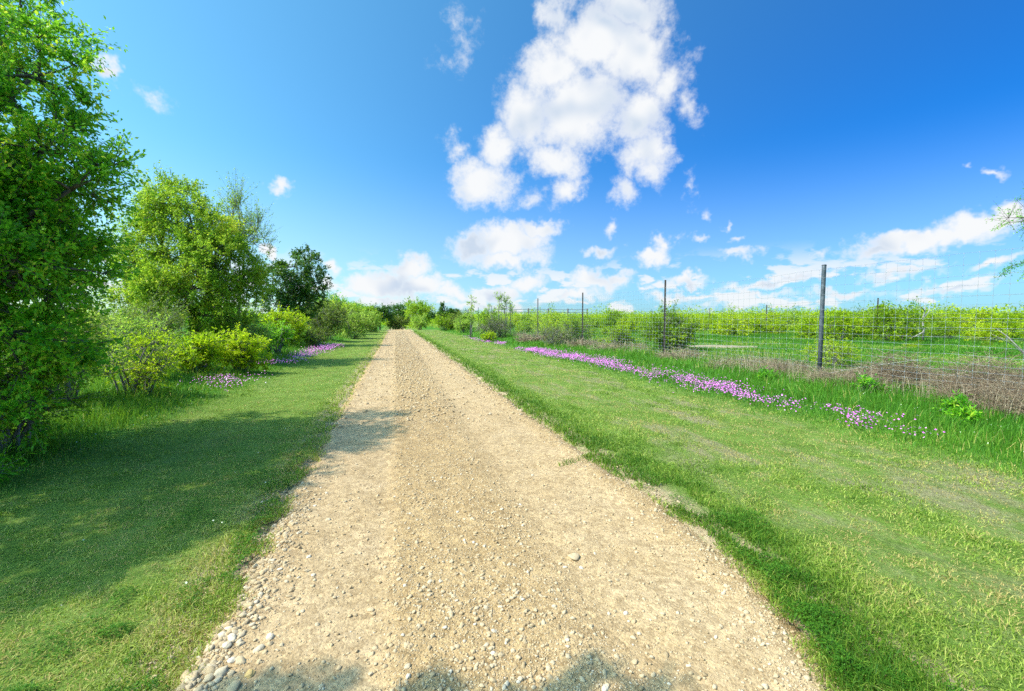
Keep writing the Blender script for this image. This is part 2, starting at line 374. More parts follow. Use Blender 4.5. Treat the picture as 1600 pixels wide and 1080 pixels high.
# ------------------------------------------------------------------ gravel road
def mat_road():
    m = bpy.data.materials.new('pale_limestone_gravel'); m.use_nodes = True
    t = NT(m.node_tree)
    pos = t.n('ShaderNodeNewGeometry').outputs['Position']
    sp = t.n('ShaderNodeSeparateXYZ', {0: pos}); Xr = sp.outputs[0]
    wob = t.noise(t.v('MULTIPLY', pos, (1, 0.25, 1)), 1.6, 3.0, 0.55).outputs[0]
    Xs = t.m('ADD', Xr, t.m('MULTIPLY', t.m('SUBTRACT', wob, 0.5), 0.55))
    n1 = t.noise(pos, 2.2, 6.0, 0.65).outputs[0]
    n2 = t.noise(pos, 60.0, 4.0, 0.7).outputs[0]
    vor = t.n('ShaderNodeTexVoronoi', {'Vector': pos, 'Scale': 62.0, 'Randomness': 1.0})
    vor2 = t.n('ShaderNodeTexVoronoi', {'Vector': pos, 'Scale': 130.0, 'Randomness': 1.0})
    tr_l = t.m('MULTIPLY', t.sstep(Xs, -0.95, -0.70), t.sstep(t.m('ADD', Xr, t.m('MULTIPLY', t.m('SUBTRACT', wob, 0.5), 0.12)), 0.06, -0.14))
    tr_r = t.m('MULTIPLY', t.sstep(Xs, 0.55, 1.25), t.sstep(Xs, 1.95, 1.70))
    track = t.m('MULTIPLY', t.m('MAXIMUM', tr_l, t.m('MULTIPLY', tr_r, 0.85)), t.m('MULTIPLY_ADD', n1, 0.7, 0.62), clamp=True)
    pale = t.ramp(n1, [(0.3, (0.40, 0.282, 0.155)), (0.7, (0.475, 0.347, 0.207))])
    rough = t.ramp(n1, [(0.3, (0.350, 0.236, 0.117)), (0.7, (0.44, 0.309, 0.162))])
    c = t.mix(track, rough, pale)
    vor3 = t.n('ShaderNodeTexVoronoi', {'Vector': pos, 'Scale': 24.0, 'Randomness': 1.0})
    c = t.mix(0.5, c, t.mix(1.0, c, t.ramp(vor3.outputs['Color'], [(0.2, (0.66, 0.62, 0.56)), (0.5, (1, 1, 1)), (0.8, (1.28, 1.27, 1.22))]), 'MULTIPLY'))
    peb = t.ramp(vor.outputs['Color'], [(0.15, (0.70, 0.62, 0.50)), (0.5, (1.0, 0.97, 0.92)), (0.85, (1.22, 1.18, 1.06))])
    c = t.mix(0.55, c, t.mix(1.0, c, peb, 'MULTIPLY'))
    fine = t.ramp(n2, [(0.3, (0.80, 0.78, 0.74)), (0.7, (1.14, 1.14, 1.14))])
    c = t.mix(1.0, c, fine, 'MULTIPLY')
    h = t.m('ADD', t.m('MULTIPLY', vor.outputs['Distance'], -0.9), t.m('MULTIPLY_ADD', vor2.outputs['Distance'], -0.45, t.m('MULTIPLY', n2, 0.6)))
    bp = t.n('ShaderNodeBump', {'Strength': t.m('MULTIPLY_ADD', track, -0.25, 0.62), 'Distance': 0.012, 'Height': h})
    p = t.n('ShaderNodeBsdfPrincipled', {'Base Color': c, 'Roughness': 0.95, 'Specular IOR Level': 0.12, 'Normal': bp.outputs[0]})
    t.n('ShaderNodeOutputMaterial', {0: p.outputs[0]})
    return m

def road_z(x, y):
    el, er = edge_l(y), edge_r(y)
    out = np.maximum(el - x, x - er)
    tr = ss(-0.9, -0.6, x) * ss(0.02, -0.14, x) + ss(0.75, 1.05, x) * ss(1.95, 1.65, x)
    z = 0.012 - 0.020 * tr + (fbm(x * 9, y * 9, 3) - 0.5) * 0.020 * (1 - 0.5 * tr) + (fbm(x * 1.6 + 8, y * 0.9 + 3, 3) - 0.5) * 0.04
    z = z - 0.10 * ss(-0.12, 0.22, out)
    return z - 0.9 * ss(66, 95, y)
ys = np.concatenate([np.arange(-3, 1.2, 0.06), np.arange(1.2, 6, 0.02), 6 * 1.006 ** np.arange(0, 480)])
ys = ys[ys < 96]; xs = np.arange(-1.35, 2.55, 0.02)
X, Y = np.meshgrid(xs, ys, indexing='ij')
Z = road_z(X, Y)
nx, ny = X.shape; idx = np.arange(nx * ny).reshape(nx, ny)
F = np.stack([idx[:-1, :-1], idx[1:, :-1], idx[1:, 1:], idx[:-1, 1:]], -1).reshape(-1, 4)
road = link('gravel_road', npmesh('gravel_road', np.stack([X, Y, Z], -1).reshape(-1, 3), [F], mat_road()))
tag(road, kind='structure')

# sandy bare patch of a ranch track in the meadow
tx = np.linspace(0, 1, 60); tw = np.linspace(-1, 1, 14)
px_ = 13.3 + 3.0 * tx; py_ = 19.9 - 3.6 * tx + 1.4 * tx ** 2
TX, TW = np.meshgrid(tx, tw, indexing='ij')
wid = (1.7 + 1.6 * (fbm(tx * 7, tx * 0 + 2) - 0.5)) * np.sin(np.pi * np.clip(tx, 0.02, 0.98)) ** 0.6
Xp = px_[:, None] + 0.45 * TW * wid[:, None]; Yp = py_[:, None] + TW * wid[:, None] * 0.9
Xp = Xp + (fbm(TX * 30, TW * 4) - 0.5) * 0.25 * np.abs(TW)
Zp = gz(Xp, Yp) + 0.03 - 0.05 * np.abs(TW) ** 3
i2 = np.arange(Xp.size).reshape(Xp.shape)
F = np.stack([i2[:-1, :-1], i2[1:, :-1], i2[1:, 1:], i2[:-1, 1:]], -1).reshape(-1, 4)[:, ::-1]
M_SAND = plain_mat('pale_sand', (0.22, 0.17, 0.095), (0.36, 0.28, 0.17), 3.0, 0.95, 0, 0.4)
tag(link('sandy_path', npmesh('sandy_path', np.stack([Xp, Yp, Zp], -1).reshape(-1, 3), [F], M_SAND)), kind='structure')

# ------------------------------------------------------------------ gravel stones
def ico(sub):
    import bmesh
    bm = bmesh.new(); bmesh.ops.create_icosphere(bm, subdivisions=sub, radius=1.0)
    V = np.array([v.co[:] for v in bm.verts]); bm.verts.index_update()
    F = np.array([[v.index for v in f.verts] for f in bm.faces]); bm.free()
    return V, F
M_STONE = leaf_mat('limestone_pebbles', [(0, (0.32, 0.225, 0.12)), (0.15, (0.42, 0.30, 0.165)), (0.5, (0.50, 0.37, 0.215)), (0.72, (0.52, 0.40, 0.25)), (0.85, (0.64, 0.54, 0.40)), (0.92, (0.55, 0.36, 0.13)), (1, (0.50, 0.43, 0.33))], 0.0, 0.9, 0.08, 0.4, (1, 1, 1))
def stones(n_pos, rad, V0, F0, r_):
    n = len(rad)
    sc = rad[:, None] * np.stack([r_.uniform(0.8, 1.35, n), r_.uniform(0.7, 1.1, n), r_.uniform(0.5, 0.85, n)], 1)
    V = V0[None] * (1 + r_.normal(0, 0.17, (n, len(V0), 1))) * sc[:, None]
    a = r_.uniform(0, 6.28, n); ca, sa = np.cos(a)[:, None], np.sin(a)[:, None]
    tl = r_.normal(0, 0.25, n)[:, None]
    Vz = V[..., 2] + V[..., 0] * tl
    V = np.stack([V[..., 0] * ca - V[..., 1] * sa, V[..., 0] * sa + V[..., 1] * ca, Vz], -1) + n_pos[:, None]
    F = F0[None] + (np.arange(n) * len(V0))[:, None, None]
    tint = np.repeat(np.clip(r_.beta(2.2, 2.0, n), 0, 1), len(F0))
    return V.reshape(-1, 3), F.reshape(-1, F0.shape[1]), tint
V1, F1 = ico(2); V0, F0 = ico(1)
def road_pts(n, ymin, ymax):
    y = np.exp(rng.uniform(np.log(ymin), np.log(ymax), n)); x = rng.uniform(-1.35, 2.45, n)
    el, er = edge_l(y), edge_r(y)
    mid = ss(-0.12, 0.0, x) * ss(1.05, 0.8, x)
    eL = np.exp(-((x - el - 0.0) / 0.16) ** 2) * ss(9, 3, y); eR = np.exp(-((x - er + 0.10) / 0.16) ** 2) * 0.8
    inside = (x > el - 0.22) & (x < er + 0.28)
    dens = np.where(inside, 0.16 + 0.55 * mid * (0.4 + 0.9 * fbm(x * 2, y * 2)) + 1.0 * eL + 0.7 * eR, 0)
    k = rng.random(n) < dens
    return x[k], y[k]
SV, SF, ST = [], [], []
x, y = road_pts(130000, 1.25, 7)
r = 0.0027 * np.exp(rng.exponential(0.40, len(x))); r = np.clip(r, 0, 0.0125)
el = edge_l(y); r *= 1 + 0.9 * np.exp(-((x - el) / 0.14) ** 2) * ss(5.5, 2, y)
big = r > 0.009
for sel, (v0, f0) in ((big, (V1, F1)), (~big, (V0, F0))):
    p = np.stack([x[sel], y[sel], np.maximum(road_z(x[sel], y[sel]), gz(x[sel], y[sel]) - 0.10 * ss(-1.02, -0.80, x[sel]) * ss(2.14, 1.92, x[sel])) + r[sel] * 0.1], 1)
    V, F, T = stones(p, r[sel], v0, f0, rng)
    SF.append(F + sum(len(v) for v in SV)); SV.append(V); ST.append(T)
x, y = road_pts(60000, 6.5, 60)
r = np.clip(0.0042 * np.maximum(1, y / 6) ** 0.7 * np.exp(rng.exponential(0.45, len(x))), 0, 0.03)
p = np.stack([x, y, road_z(x, y) + r * 0.2], 1)
V, F, T = stones(p, r, V0, F0, rng)
SF.append(F + sum(len(v) for v in SV)); SV.append(V); ST.append(T)
tag(link('gravel', npmesh('gravel', np.concatenate(SV), [np.concatenate(SF)], M_STONE, np.concatenate(ST))), kind='stuff')

# the larger stones, each one a thing
V2, F2 = ico(3)
proto = []
for k in range(6):
    q = V2 * np.array([1.25, 0.95, 0.62]) * (1 + 0.9 * (np.array([fbm(V2[:, 0] * 1.3 + 7 * k + 20, V2[:, 1] * 1.3 + V2[:, 2] * 1.7 + 20, 3)]).T - 0.5))
    proto.append(npmesh('stone', q, [F2], M_STONE, np.full(len(F2), [0.6, 0.7, 0.78, 0.84, 0.66, 0.5][k])))
def stone(x, y, r, k, label, group, z=None, rz=None):
    o = link('stone', proto[k % 6], loc=(x, y, (float(road_z(np.array(x), np.array(y))) if z is None else z) + r * 0.12))
    o.scale = (r, r * random.uniform(.85, 1.1), r * random.uniform(.8, 1.1))
    o.rotation_euler = (random.uniform(-.25, .25), random.uniform(-.25, .25), random.uniform(0, 6.28) if rz is None else rz)
    return tag(o, label, 'stone', group)
placed = []
tries = 0
while len(placed) < 120 and tries < 5000:
    tries += 1
    y = 1.9 + 2.0 * random.random() ** 1.7
    x = float(edge_l(np.array(y))) + random.gauss(0.07, 0.10)
    r = random.uniform(0.009, 0.020) * (1.2 if y < 2.4 else 0.8)
    if all((x - a) ** 2 + (y - b) ** 2 > (0.8 * (r + c)) ** 2 for a, b, c in placed):
        placed.append((x, y, r))
        stone(x, y, r, len(placed), 'pale rounded stone in the bank of cobbles along the left edge of the gravel road', 'stones heaped along the left road edge')
n0 = len(placed)
while len(placed) < n0 + 36 and tries < 20000:
    tries += 1
    y = 1.6 + 3.0 * random.random() ** 1.4
    x = random.uniform(-0.55, 1.9)
    r = random.uniform(0.007, 0.014)
    if all((x - a) ** 2 + (y - b) ** 2 > (1.2 * (r + c)) ** 2 for a, b, c in placed):
        placed.append((x, y, r))
        stone(x, y, r, len(placed), 'loose pale stone lying on the open gravel surface of the road', 'loose stones on the road surface')
stone(1.07, 2.60, 0.034, 5, 'brownish lone stone on the right half of the road, darkest of the loose stones', 'loose stones on the road surface')

# ------------------------------------------------------------------ grass
def blades(x, y, h, wd, tint, lean=0.5, z=None, name='grass', mat=None, kind='stuff'):
    n = len(x)
    z = gz(x, y) - 0.01 if z is None else z
    a = rng.uniform(0, 2 * np.pi, n); b = rng.uniform(0, 2 * np.pi, n)
    ln = np.abs(rng.normal(0, lean, n)) * h
    B = np.stack([x, y, z], 1)
    s = np.stack([np.cos(a), np.sin(a), 0 * a], 1) * (wd / 2)[:, None]
    dirv = np.stack([np.cos(b), np.sin(b), 0 * b], 1)
    mid = B + dirv * (ln * 0.35)[:, None]; mid[:, 2] += h * 0.6
    tip = B + dirv * ln[:, None]; tip[:, 2] += h * np.clip(1.05 - 0.25 * (ln / h) ** 2, 0.45, 1.05)
    V = np.stack([B - s, B + s, mid + s * 0.8, mid - s * 0.8, tip], 1).reshape(-1, 3)
    o = (np.arange(n) * 5)[:, None]
    Q = o + np.array([[0, 1, 2, 3]]); T = o + np.array([[3, 2, 4]])
    tt = np.clip(tint, 0, 1)
    me = npmesh(name, V, [Q, T], mat, np.concatenate([tt, tt]))
    return tag(link(name, me), kind=kind)

def polar(n, r0, r1, a0=-52, a1=80):
    r = np.exp(rng.uniform(np.log(r0), np.log(r1), n)); th = np.radians(rng.uniform(a0, a1, n))
    return r * np.sin(th), r * np.cos(th), r

def dryness(x, y):
    return ss(0.42, 0.57, 0.55 * fbm(x * 1.3 + 5, y * 0.42 + 2, 4) + 0.45 * fbm(x * 2.4 + 30, y * 2.0 + 30, 3)) * ss(2.5, 3.1, x) * ss(6.0, 5.2, x)

# mown verges
x, y, r = polar(780000, 1.2, 60)
out = np.maximum(edge_l(y) - x, x - edge_r(y))
ok = (out > -0.06 + 0.10 * rng.random(len(x))) & (x < 6.0 + 0.4 * rng.normal(size=len(x))) & (x > -3.7 - 0.3 * rng.normal(size=len(x))) & (y < 70)
patch = fbm(x * 4 + 3, y * 4 + 8, 3)
out = out + np.where(x > 1, 0.44 * np.exp(-((y - 4.35 - 0.25 * (x - 1.6)) / 0.07) ** 2) * (rng.random(len(x)) < 0.6), 0)
ok = (ok | ((out > 0.0) & (np.abs(y - 4.4) < 0.3) & (x > 1.5) & (x < 2.2)))
bare = fbm(x * 2.6 + 8, y * 1.5 + 3, 3)
zb = ss(2.0, 2.4, y) * ss(5.2, 4.4, y) * (x > 1)
ok &= (out > 0.34) | (bare > 0.26 + 0.13 * zb) & ((patch > 0.40) | (out > 0.12))
x, y, r, out, patch = x[ok], y[ok], r[ok], out[ok], patch[ok]
lush = np.where(x > 0, ss(0.75, 0.25, out) * ss(0.0, 0.1, out), ss(0.6, 0.2, out) * 0.55 - 0.25)
dry = dryness(x, y)
keep = rng.random(len(x)) > 0.45 * dry * ss(12, 5, r)
x, y, r, lush, dry = x[keep], y[keep], r[keep], lush[keep], dry[keep]
n = len(x)
h = (0.017 + 0.024 * rng.random(n)) * (1 + 1.0 * lush) * (1 - 0.25 * dry) * (0.45 + 1.15 * fbm(x * 5.5, y * 5.5, 3)) * np.maximum(1, (r / 12)) ** 0.25
wd = 0.0040 * np.maximum(1, r / 2.2) ** 0.85
tint = 0.49 + np.where(x < 0, 0.27 * ss(-3.2, -1.6, x), 0) + rng.normal(0, 0.19, n) - 0.32 * lush + (0.50 + 0.12 * rng.random(n)) * dry + 0.45 * (fbm(x * 0.9 + 70, y * 0.5 + 70, 3) - 0.5) + 0.7 * (fbm(x * 4.5 + 33, y * 4.5 + 70, 3) - 0.5) + np.where(rng.random(n) < 0.05, 0.25, 0)
blades(x, y, h, wd, tint, 1.15, name='mown_grass', mat=M_GRASS)

# tall grass to the fence and under the trees
x, y, r = polar(420000, 1.6, 70)
nn = fbm(x * 1.2 + 11, y * 1.2 + 4, 3)
edgeR = 5.75 + 0.7 * (fbm(x * 0 + 3, y * 0.6 + 9, 3) - 0.5); edgeL = -3.35 + 0.7 * (fbm(x * 0 + 5, y * 0.7 + 21, 3) - 0.5)
ok = ((x > edgeR + 0.25 * rng.normal(size=len(x))) & (x < 10.4)) | ((x < edgeL + 0.2 * rng.normal(size=len(x))) & (x > -11))
ok &= rng.random(len(x)) < 0.45 + nn
x, y, r, nn = x[ok], y[ok], r[ok], nn[ok]; n = len(x)
ramp_ = np.where(x > 0, ss(5.6, 6.9, x), ss(-3.2, -4.0, x))
h = (0.07 + 0.20 * nn * rng.uniform(0.5, 1.1, n)) * (0.45 + 0.75 * ramp_)
wd = 0.0042 * np.maximum(1, r / 3.5) ** 0.85
tint = 0.40 + rng.normal(0, 0.15, n) + 0.5 * (fbm(x * 0.8 + 90, y * 0.8 + 90, 3) - 0.5) + np.where(rng.random(n) < 0.05, 0.5, 0) + np.where(x > 0, 0.30 * ss(8.2, 9.3, x) * (rng.random(n) < 0.6), 0)
blades(x, y, h, wd, tint, 0.5, name='tall_grass', mat=M_TALL)

# meadow beyond the fence
x, y, r = polar(260000, 9, 80, 8, 74)
ok = (x > 10.2) & (y > 2)
x, y, r = x[ok], y[ok], r[ok]
dsand = np.min(np.hypot(x[:, None] - px_[None, ::4], y[:, None] - py_[None, ::4]), 1)
ok = dsand > 1.25 + 0.7 * rng.random(len(x))
x, y, r = x[ok], y[ok], r[ok]; n = len(x)
h = 0.05 + 0.26 * fbm(x * 0.7, y * 0.7, 3) ** 1.5 * rng.uniform(0.6, 1.2, n)
wd = 0.013 * np.maximum(1, r / 12) ** 0.8
tint = 0.44 + rng.normal(0, 0.17, n) + 1.1 * (fbm(x * 0.18 + 40, y * 0.4 + 40, 4) - 0.5) + np.where(rng.random(n) < 0.05, 0.4, 0)
blades(x, y, h, wd, tint, 0.6, name='meadow_grass', mat=M_TALL)

# clover and small weeds at both road edges
def clover(x, y, hh, size, tint, name):
    n = len(x); z = gz(x, y)
    C0 = np.stack([x, y, z + hh], 1); a = rng.uniform(0, 6.28, n); V = []
    for k in range(3):
        b = a + k * 2.094; d = np.stack([np.cos(b), np.sin(b), rng.normal(0.05, 0.5, n)], 1); s = np.stack([-np.sin(b), np.cos(b), rng.normal(0, 0.25, n)], 1)
        S = size[:, None]
        V.append(np.stack([C0, C0 + d * S * 0.6 - s * S * 0.45, C0 + d * S, C0 + d * S * 0.6 + s * S * 0.45], 1))
    V = np.stack(V, 1).reshape(-1, 3)
    F = np.arange(len(V)).reshape(-1, 4)
    tag(link(name, npmesh(name, V, [F], M_CLOVER, np.repeat(np.clip(tint, 0, 1), 3))), kind='stuff')
x, y, r = polar(700000, 1.2, 14)
out = np.maximum(edge_l(y) - x, x - edge_r(y)); pn = fbm(x * 3.2 + 61, y * 2.6 + 33, 3)
zoneR = (x > 0) * (ss(0.02, 0.12, out) * ss(0.75, 0.35, out) * ss(3.6, 2.7, y) + 0.35 * ss(0.0, 0.08, out) * ss(0.4, 0.15, out))
zoneL = (x < 0) * (ss(0.0, 0.12, out) * ss(0.95, 0.45, out) * ss(8.0, 3.0, y))
ok = rng.random(len(x)) < (zoneR + zoneL) * ss(0.42, 0.58, pn)
x, y, r, pn = x[ok], y[ok], r[ok], pn[ok]; n = len(x)
clover(x, y, 0.012 + 0.075 * ss(0.42, 0.75, pn) * rng.uniform(0.4, 1.1, n), 0.0062 * rng.uniform(0.6, 1.5, n) * np.maximum(1, r / 4) ** 0.6, rng.beta(2, 3, n) + 0.05, 'clover')

# wildflowers
def flowers(x, y, name, hmin=0.10, hmax=0.24, size=0.0125, mat=None, pale=0.0):
    n = len(x); z = gz(x, y) + rng.uniform(hmin, hmax, n)
    r = np.hypot(x, y); S = size * rng.uniform(0.75, 1.3, n) * np.maximum(1, r / 9) ** 0.35
    nr = nrm(np.stack([rng.normal(0, 0.45, n), rng.normal(-0.25, 0.45, n), np.ones(n)], 1))
    u = nrm(np.cross(nr, np.array([[0.3, 1, 0.1]]))); v = np.cross(nr, u); a0 = rng.uniform(0, 6.28, n)
    V = []
    for k in range(10):
        a = a0 + k * np.pi / 5; q = (S * (1.0 if k % 2 == 0 else 0.55))[:, None]
        V.append(np.stack([x, y, z], 1) + q * (np.cos(a)[:, None] * u + np.sin(a)[:, None] * v) + nr * q * (0.15 if k % 2 == 0 else 0))
    V = np.stack(V, 1).reshape(-1, 3)
    return tag(link(name, npmesh(name, V, [np.arange(len(V)).reshape(-1, 10)], mat or M_FLOWER, np.clip(rng.beta(1.6, 2.0, n) + pale, 0, 1))), kind='stuff')
def strip(n, y0, y1, xc, wd, thr, sc=1.6):
    y = rng.uniform(y0, y1, n); x = xc(y) + rng.normal(0, wd, n)
    k = fbm(x * sc + 15, y * sc * .8 + 25, 3) > thr + 0.06 * rng.normal(size=n)
    return x[k], y[k]
xr = lambda y: np.interp(y, [3.6, 5.5, 9.2, 13, 20, 30, 40], [6.15, 5.95, 6.35, 6.35, 6.0, 5.6, 5.4])
x1, y1 = strip(8500, 7.5, 21, xr, 0.28, 0.38, 2.0)
x2, y2 = strip(3000, 3.7, 8.2, xr, 0.22, 0.55, 2.2)
x3, y3 = strip(1400, 24, 30, xr, 0.22, 0.45)
x4, y4 = strip(500, 30, 38, xr, 0.2, 0.5)
flowers(np.concatenate([x1, x2, x3, x4]), np.concatenate([y1, y2, y3, y4]), 'pink_wildflowers', 0.09, 0.20)
xl = lambda y: np.interp(y, [9.5, 11.5, 15, 23, 30], [-3.75, -3.55, -3.45, -3.25, -3.0])
x1, y1 = strip(2600, 14.5, 26, xl, 0.28, 0.42); x2, y2 = strip(700, 9.6, 12.4, xl, 0.30, 0.5)
flowers(np.concatenate([x1, x2]), np.concatenate([y1, y2]), 'pink_wildflowers', 0.10, 0.22, pale=0.12)
x, y, r = polar(5000, 3, 25); k = (((x > 6) & (x < 9.3)) | ((x < -3.2) & (x > -5)) | ((x > 10.5) & (x < 20)) | ((x < -1.1) & (x > -2) & (rng.random(len(x)) < 0.15))) & (rng.random(len(x)) < 0.45)
flowers(x[k], y[k], 'white_wildflowers', 0.04, 0.15, 0.006, M_WHITEFL)

# ------------------------------------------------------------------ plants
def leaf_quads(Pn, Dn, L, W, r_):
    n = len(Pn)
    u = nrm(Dn); rd = nrm(r_.normal(size=(n, 3)) + np.array([0, 0, 0.9])); s = nrm(np.cross(u, rd)); up = np.cross(s, u)
    L = L[:, None]; W = W[:, None]
    V = np.stack([Pn, Pn + u * L * 0.5 - s * W * 0.5 + up * L * 0.06, Pn + u * L - up * L * 0.08, Pn + u * L * 0.5 + s * W * 0.5 + up * L * 0.06], 1)
    return V.reshape(-1, 3), np.arange(4 * n).reshape(-1, 4)

def plant(name, loc, blobs, leaf, bark, clusters, rc, twigs=12, leaves=14, L=0.06, W=0.03, trunk_r=0.10, trunk_top=None, seed=1, droop=0.0,
          stems=0, shell=0.45, hollow=0.0, twig_r=0.004, lean=(0, 0), parent_name=None, tint_hi=0.0, spread=0.6):
    """tree or shrub: blobs are (x, y, z, rx, ry, rz) of the crown in local metres; returns the Empty with trunk and crown"""
    r_ = np.random.default_rng(seed)
    blobs = np.array(blobs, float)
    vol = np.prod(blobs[:, 3:], axis=1) ** 0.62; cnt = np.maximum(2, (vol / vol.sum() * clusters)).astype(int)
    C, CB = [], []
    for bi, (b, k) in enumerate(zip(blobs, cnt)):
        d = nrm(r_.normal(size=(k, 3))); rad = shell + (1 - shell) * r_.random((k, 1)) ** 0.6
        rad *= 1 + 0.10 * r_.normal(size=(k, 1))
        C.append(b[:3] + d * rad * b[3:]); CB += [bi] * k
    C = np.concatenate(C); CB = np.array(CB); keep = C[:, 2] > 0.05; C, CB = C[keep], CB[keep]
    mid = (blobs[:, :3] * vol[:, None]).sum(0) / vol.sum()
    paths = []
    limb_end = []
    if stems == 0:
        tt = trunk_top or mid[2]
        n = 8; q = np.linspace(0, 1, n)
        tp = np.stack([lean[0] * q + mid[0] * q ** 1.8 + 0.08 * np.sin(q * 5 + seed), lean[1] * q + mid[1] * q ** 1.8 + 0.08 * np.cos(q * 4 + seed), -0.08 + q * (tt + 0.08)], 1)
        paths.append((tp, trunk_r * (1 - 0.7 * q) * (1 + 0.45 * np.exp(-q * 14))))
        for bi, b in enumerate(blobs):
            k0 = np.clip(0.30 + 0.5 * (b[2] / max(blobs[:, 2].max(), 0.1)), 0.2, 0.85) * (n - 1)
            i0 = int(k0); s0 = tp[i0]; e = b[:3]
            q2 = np.linspace(0, 1, 6)[:, None]
            cpt = s0 * 0.45 + e * 0.55 + np.array([0, 0, -0.12 * np.linalg.norm(e - s0)])
            pth = (1 - q2) ** 2 * s0 + 2 * q2 * (1 - q2) * cpt + q2 ** 2 * e + r_.normal(0, 0.03, (6, 3)) * np.linalg.norm(e - s0) * q2 * (1 - q2) * 4
            paths.append((pth, np.linspace(trunk_r * 0.36, trunk_r * 0.13, 6)))
            limb_end.append(pth)
    else:
        for bi, b in enumerate(blobs):
            best = []
            for k in range(stems):
                a = r_.uniform(0, 6.28); s0 = np.array([b[0] * 0.45 + 0.10 * np.cos(a), b[1] * 0.45 + 0.10 * np.sin(a), -0.04])
                e = b[:3] + nrm(r_.normal(size=3)) * b[3:] * 0.5
                q2 = np.linspace(0, 1, 5)[:, None]
                cpt = s0 * 0.5 + e * 0.5 + np.array([0, 0, 0.25 * e[2]])
                pth = (1 - q2) ** 2 * s0 + 2 * q2 * (1 - q2) * cpt + q2 ** 2 * e
                paths.append((pth, np.linspace(trunk_r, trunk_r * 0.35, 5))); best.append(pth)
            limb_end.append(np.concatenate(best))
    for c, bi in zip(C, CB):                                     # branch to every leaf cluster
        pth = limb_end[bi]; s0 = pth[np.argmin(np.linalg.norm(pth - c, axis=1) + 0.4 * np.arange(len(pth))[::-1] / len(pth))]
        if len(C) > 260 and r_.random() < 0.35: continue
        q2 = np.linspace(0, 1, 4)[:, None]; m_ = (s0 + c) / 2 + r_.normal(0, 0.08, 3) * np.linalg.norm(c - s0)
        p_ = (1 - q2) ** 2 * s0 + 2 * q2 * (1 - q2) * m_ + q2 ** 2 * c
        paths.append((p_, np.linspace(max(trunk_r * 0.13, twig_r * 1.8), twig_r, 4)))
    tv = tubes(paths[:1], 10) if stems == 0 else tubes(paths[:1], 5)
    pv = [tv, tubes(paths[1:], 5)]
    # twigs
    nC = len(C); out_ = nrm(C - blobs[CB, :3])
    sizes = rc * r_.uniform(0.6, 1.35, nC)
    tw_c = np.repeat(np.arange(nC), twigs)
    td = nrm(r_.normal(size=(len(tw_c), 3)) + spread * out_[tw_c] + np.array([0, 0, 0.25 - droop]))
    tl = sizes[tw_c] * r_.uniform(0.45, 1.15, len(tw_c))
    A = C[tw_c]; B = A + td * tl[:, None]; B[:, 2] -= droop * tl * 0.5
    B[:, 2] = np.maximum(B[:, 2], 0.02)
    pv.append(rods(A, B, twig_r, twig_r * 0.4))
    V, F = merge(pv)
    root = empty(name, loc)
    link('trunk' if stems == 0 else 'stems', npmesh('trunk', V, F, bark), root)
    # leaves along the twigs
    nl = len(A) * leaves; ti = np.repeat(np.arange(len(A)), leaves)
    q = r_.uniform(0.15, 1.08, nl) ** 0.75
    Pn = A[ti] + (B - A)[ti] * q[:, None] + r_.normal(0, 0.06, (nl, 3)) * tl[ti][:, None]
    Dn = nrm(td[ti] * 0.7 + r_.normal(size=(nl, 3)) * 0.8 + np.array([0, 0, -0.15]))
    if hollow > 0:
        k = r_.random(nl) > hollow; Pn, Dn, ti = Pn[k], Dn[k], ti[k]; nl = len(Pn)
    k = Pn[:, 2] > 0.0; Pn, Dn, ti = Pn[k], Dn[k], ti[k]; nl = len(Pn)
    sz = r_.uniform(0.65, 1.25, nl)
    V, F = leaf_quads(Pn, Dn, L * sz, W * sz, r_)
    ctint = np.clip(r_.normal(0.42, 0.16, nC), 0, 1)
    tint = np.clip(ctint[tw_c[ti]] + r_.normal(0, 0.14, nl) + tint_hi * (r_.random(nl) < 0.16), 0, 1)
    link('crown' if stems == 0 else 'foliage', npmesh('crown', V, [F], leaf, tint), root)
    return root

def local(blobs, base):
    b = np.array(blobs, float); b[:, 0] -= base[0]; b[:, 1] -= base[1]; b[:, 2] -= base[2]; return b
def at_ground(x, y, dz=0.0): return (x, y, float(gz(x, y)) - 0.02 + dz)

# tall tree at the left border
base = at_ground(-5.1, 5.4)
T1 = [(-5.15, 8.3, 5.70, .60, .65, .70), (-4.35, 7.2, 4.55, .50, .55, .50), (-4.1, 6.9, 3.55, .70, .65, .60), (-3.75, 6.7, 3.05, .50, .46, .42), (-4.5, 7.0, 2.5, .95, .78, .70), (-3.95, 6.5, 2.1, .55, .49, .44),
      (-4.3, 6.4, 1.35, .80, .6, .50), (-5.3, 6.4, 3.6, 1.15, 1.2, 1.1), (-5.6, 5.6, 2.2, 1.1, 1.0, .9), (-5.9, 7.2, 4.9, 1.1, 1.1, .9), (-6.6, 6.4, 4.1, 1.2, 1.2, 1.0), (-5.3, 5.2, 4.4, .8, .9, .8), (-5.8, 3.9, 4.0, .8, .7, .8), (-6.2, 4.4, 5.0, 1.0, .9, .8), (-5.8, 6.7, 5.9, .7, .7, .6), (-5.8, 8.2, 4.0, .8, .8, .8), (-5.0, 7.8, 2.8, .8, .8, .8), (-4.7, 7.0, 3.0, .8, .8, .6), (-5.0, 7.4, 1.7, .9, .8, .7), (-4.5, 6.6, .8, .8, .6, .5), (-5.2, 6.9, 2.3, .9, .7, .6), (-4.2, 6.3, 1.9, .5, .5, .5)]
T1 = [(x * .85, y * .85, 1.5 + (z - 1.5) * .85, p * .85, q * .85, r * .85) for x, y, z, p, q, r in T1]
o = plant('broadleaf_tree', base, local(T1, base), M_OAK, M_BARK, 640, 0.36, 13, 28, 0.051, 0.027, 0.15, 4.0, seed=3, hollow=0.14, tint_hi=0.45, droop=0.05)
tag(o, 'tall leafy oak at the left border, its crown hanging down to the grass', 'tree')
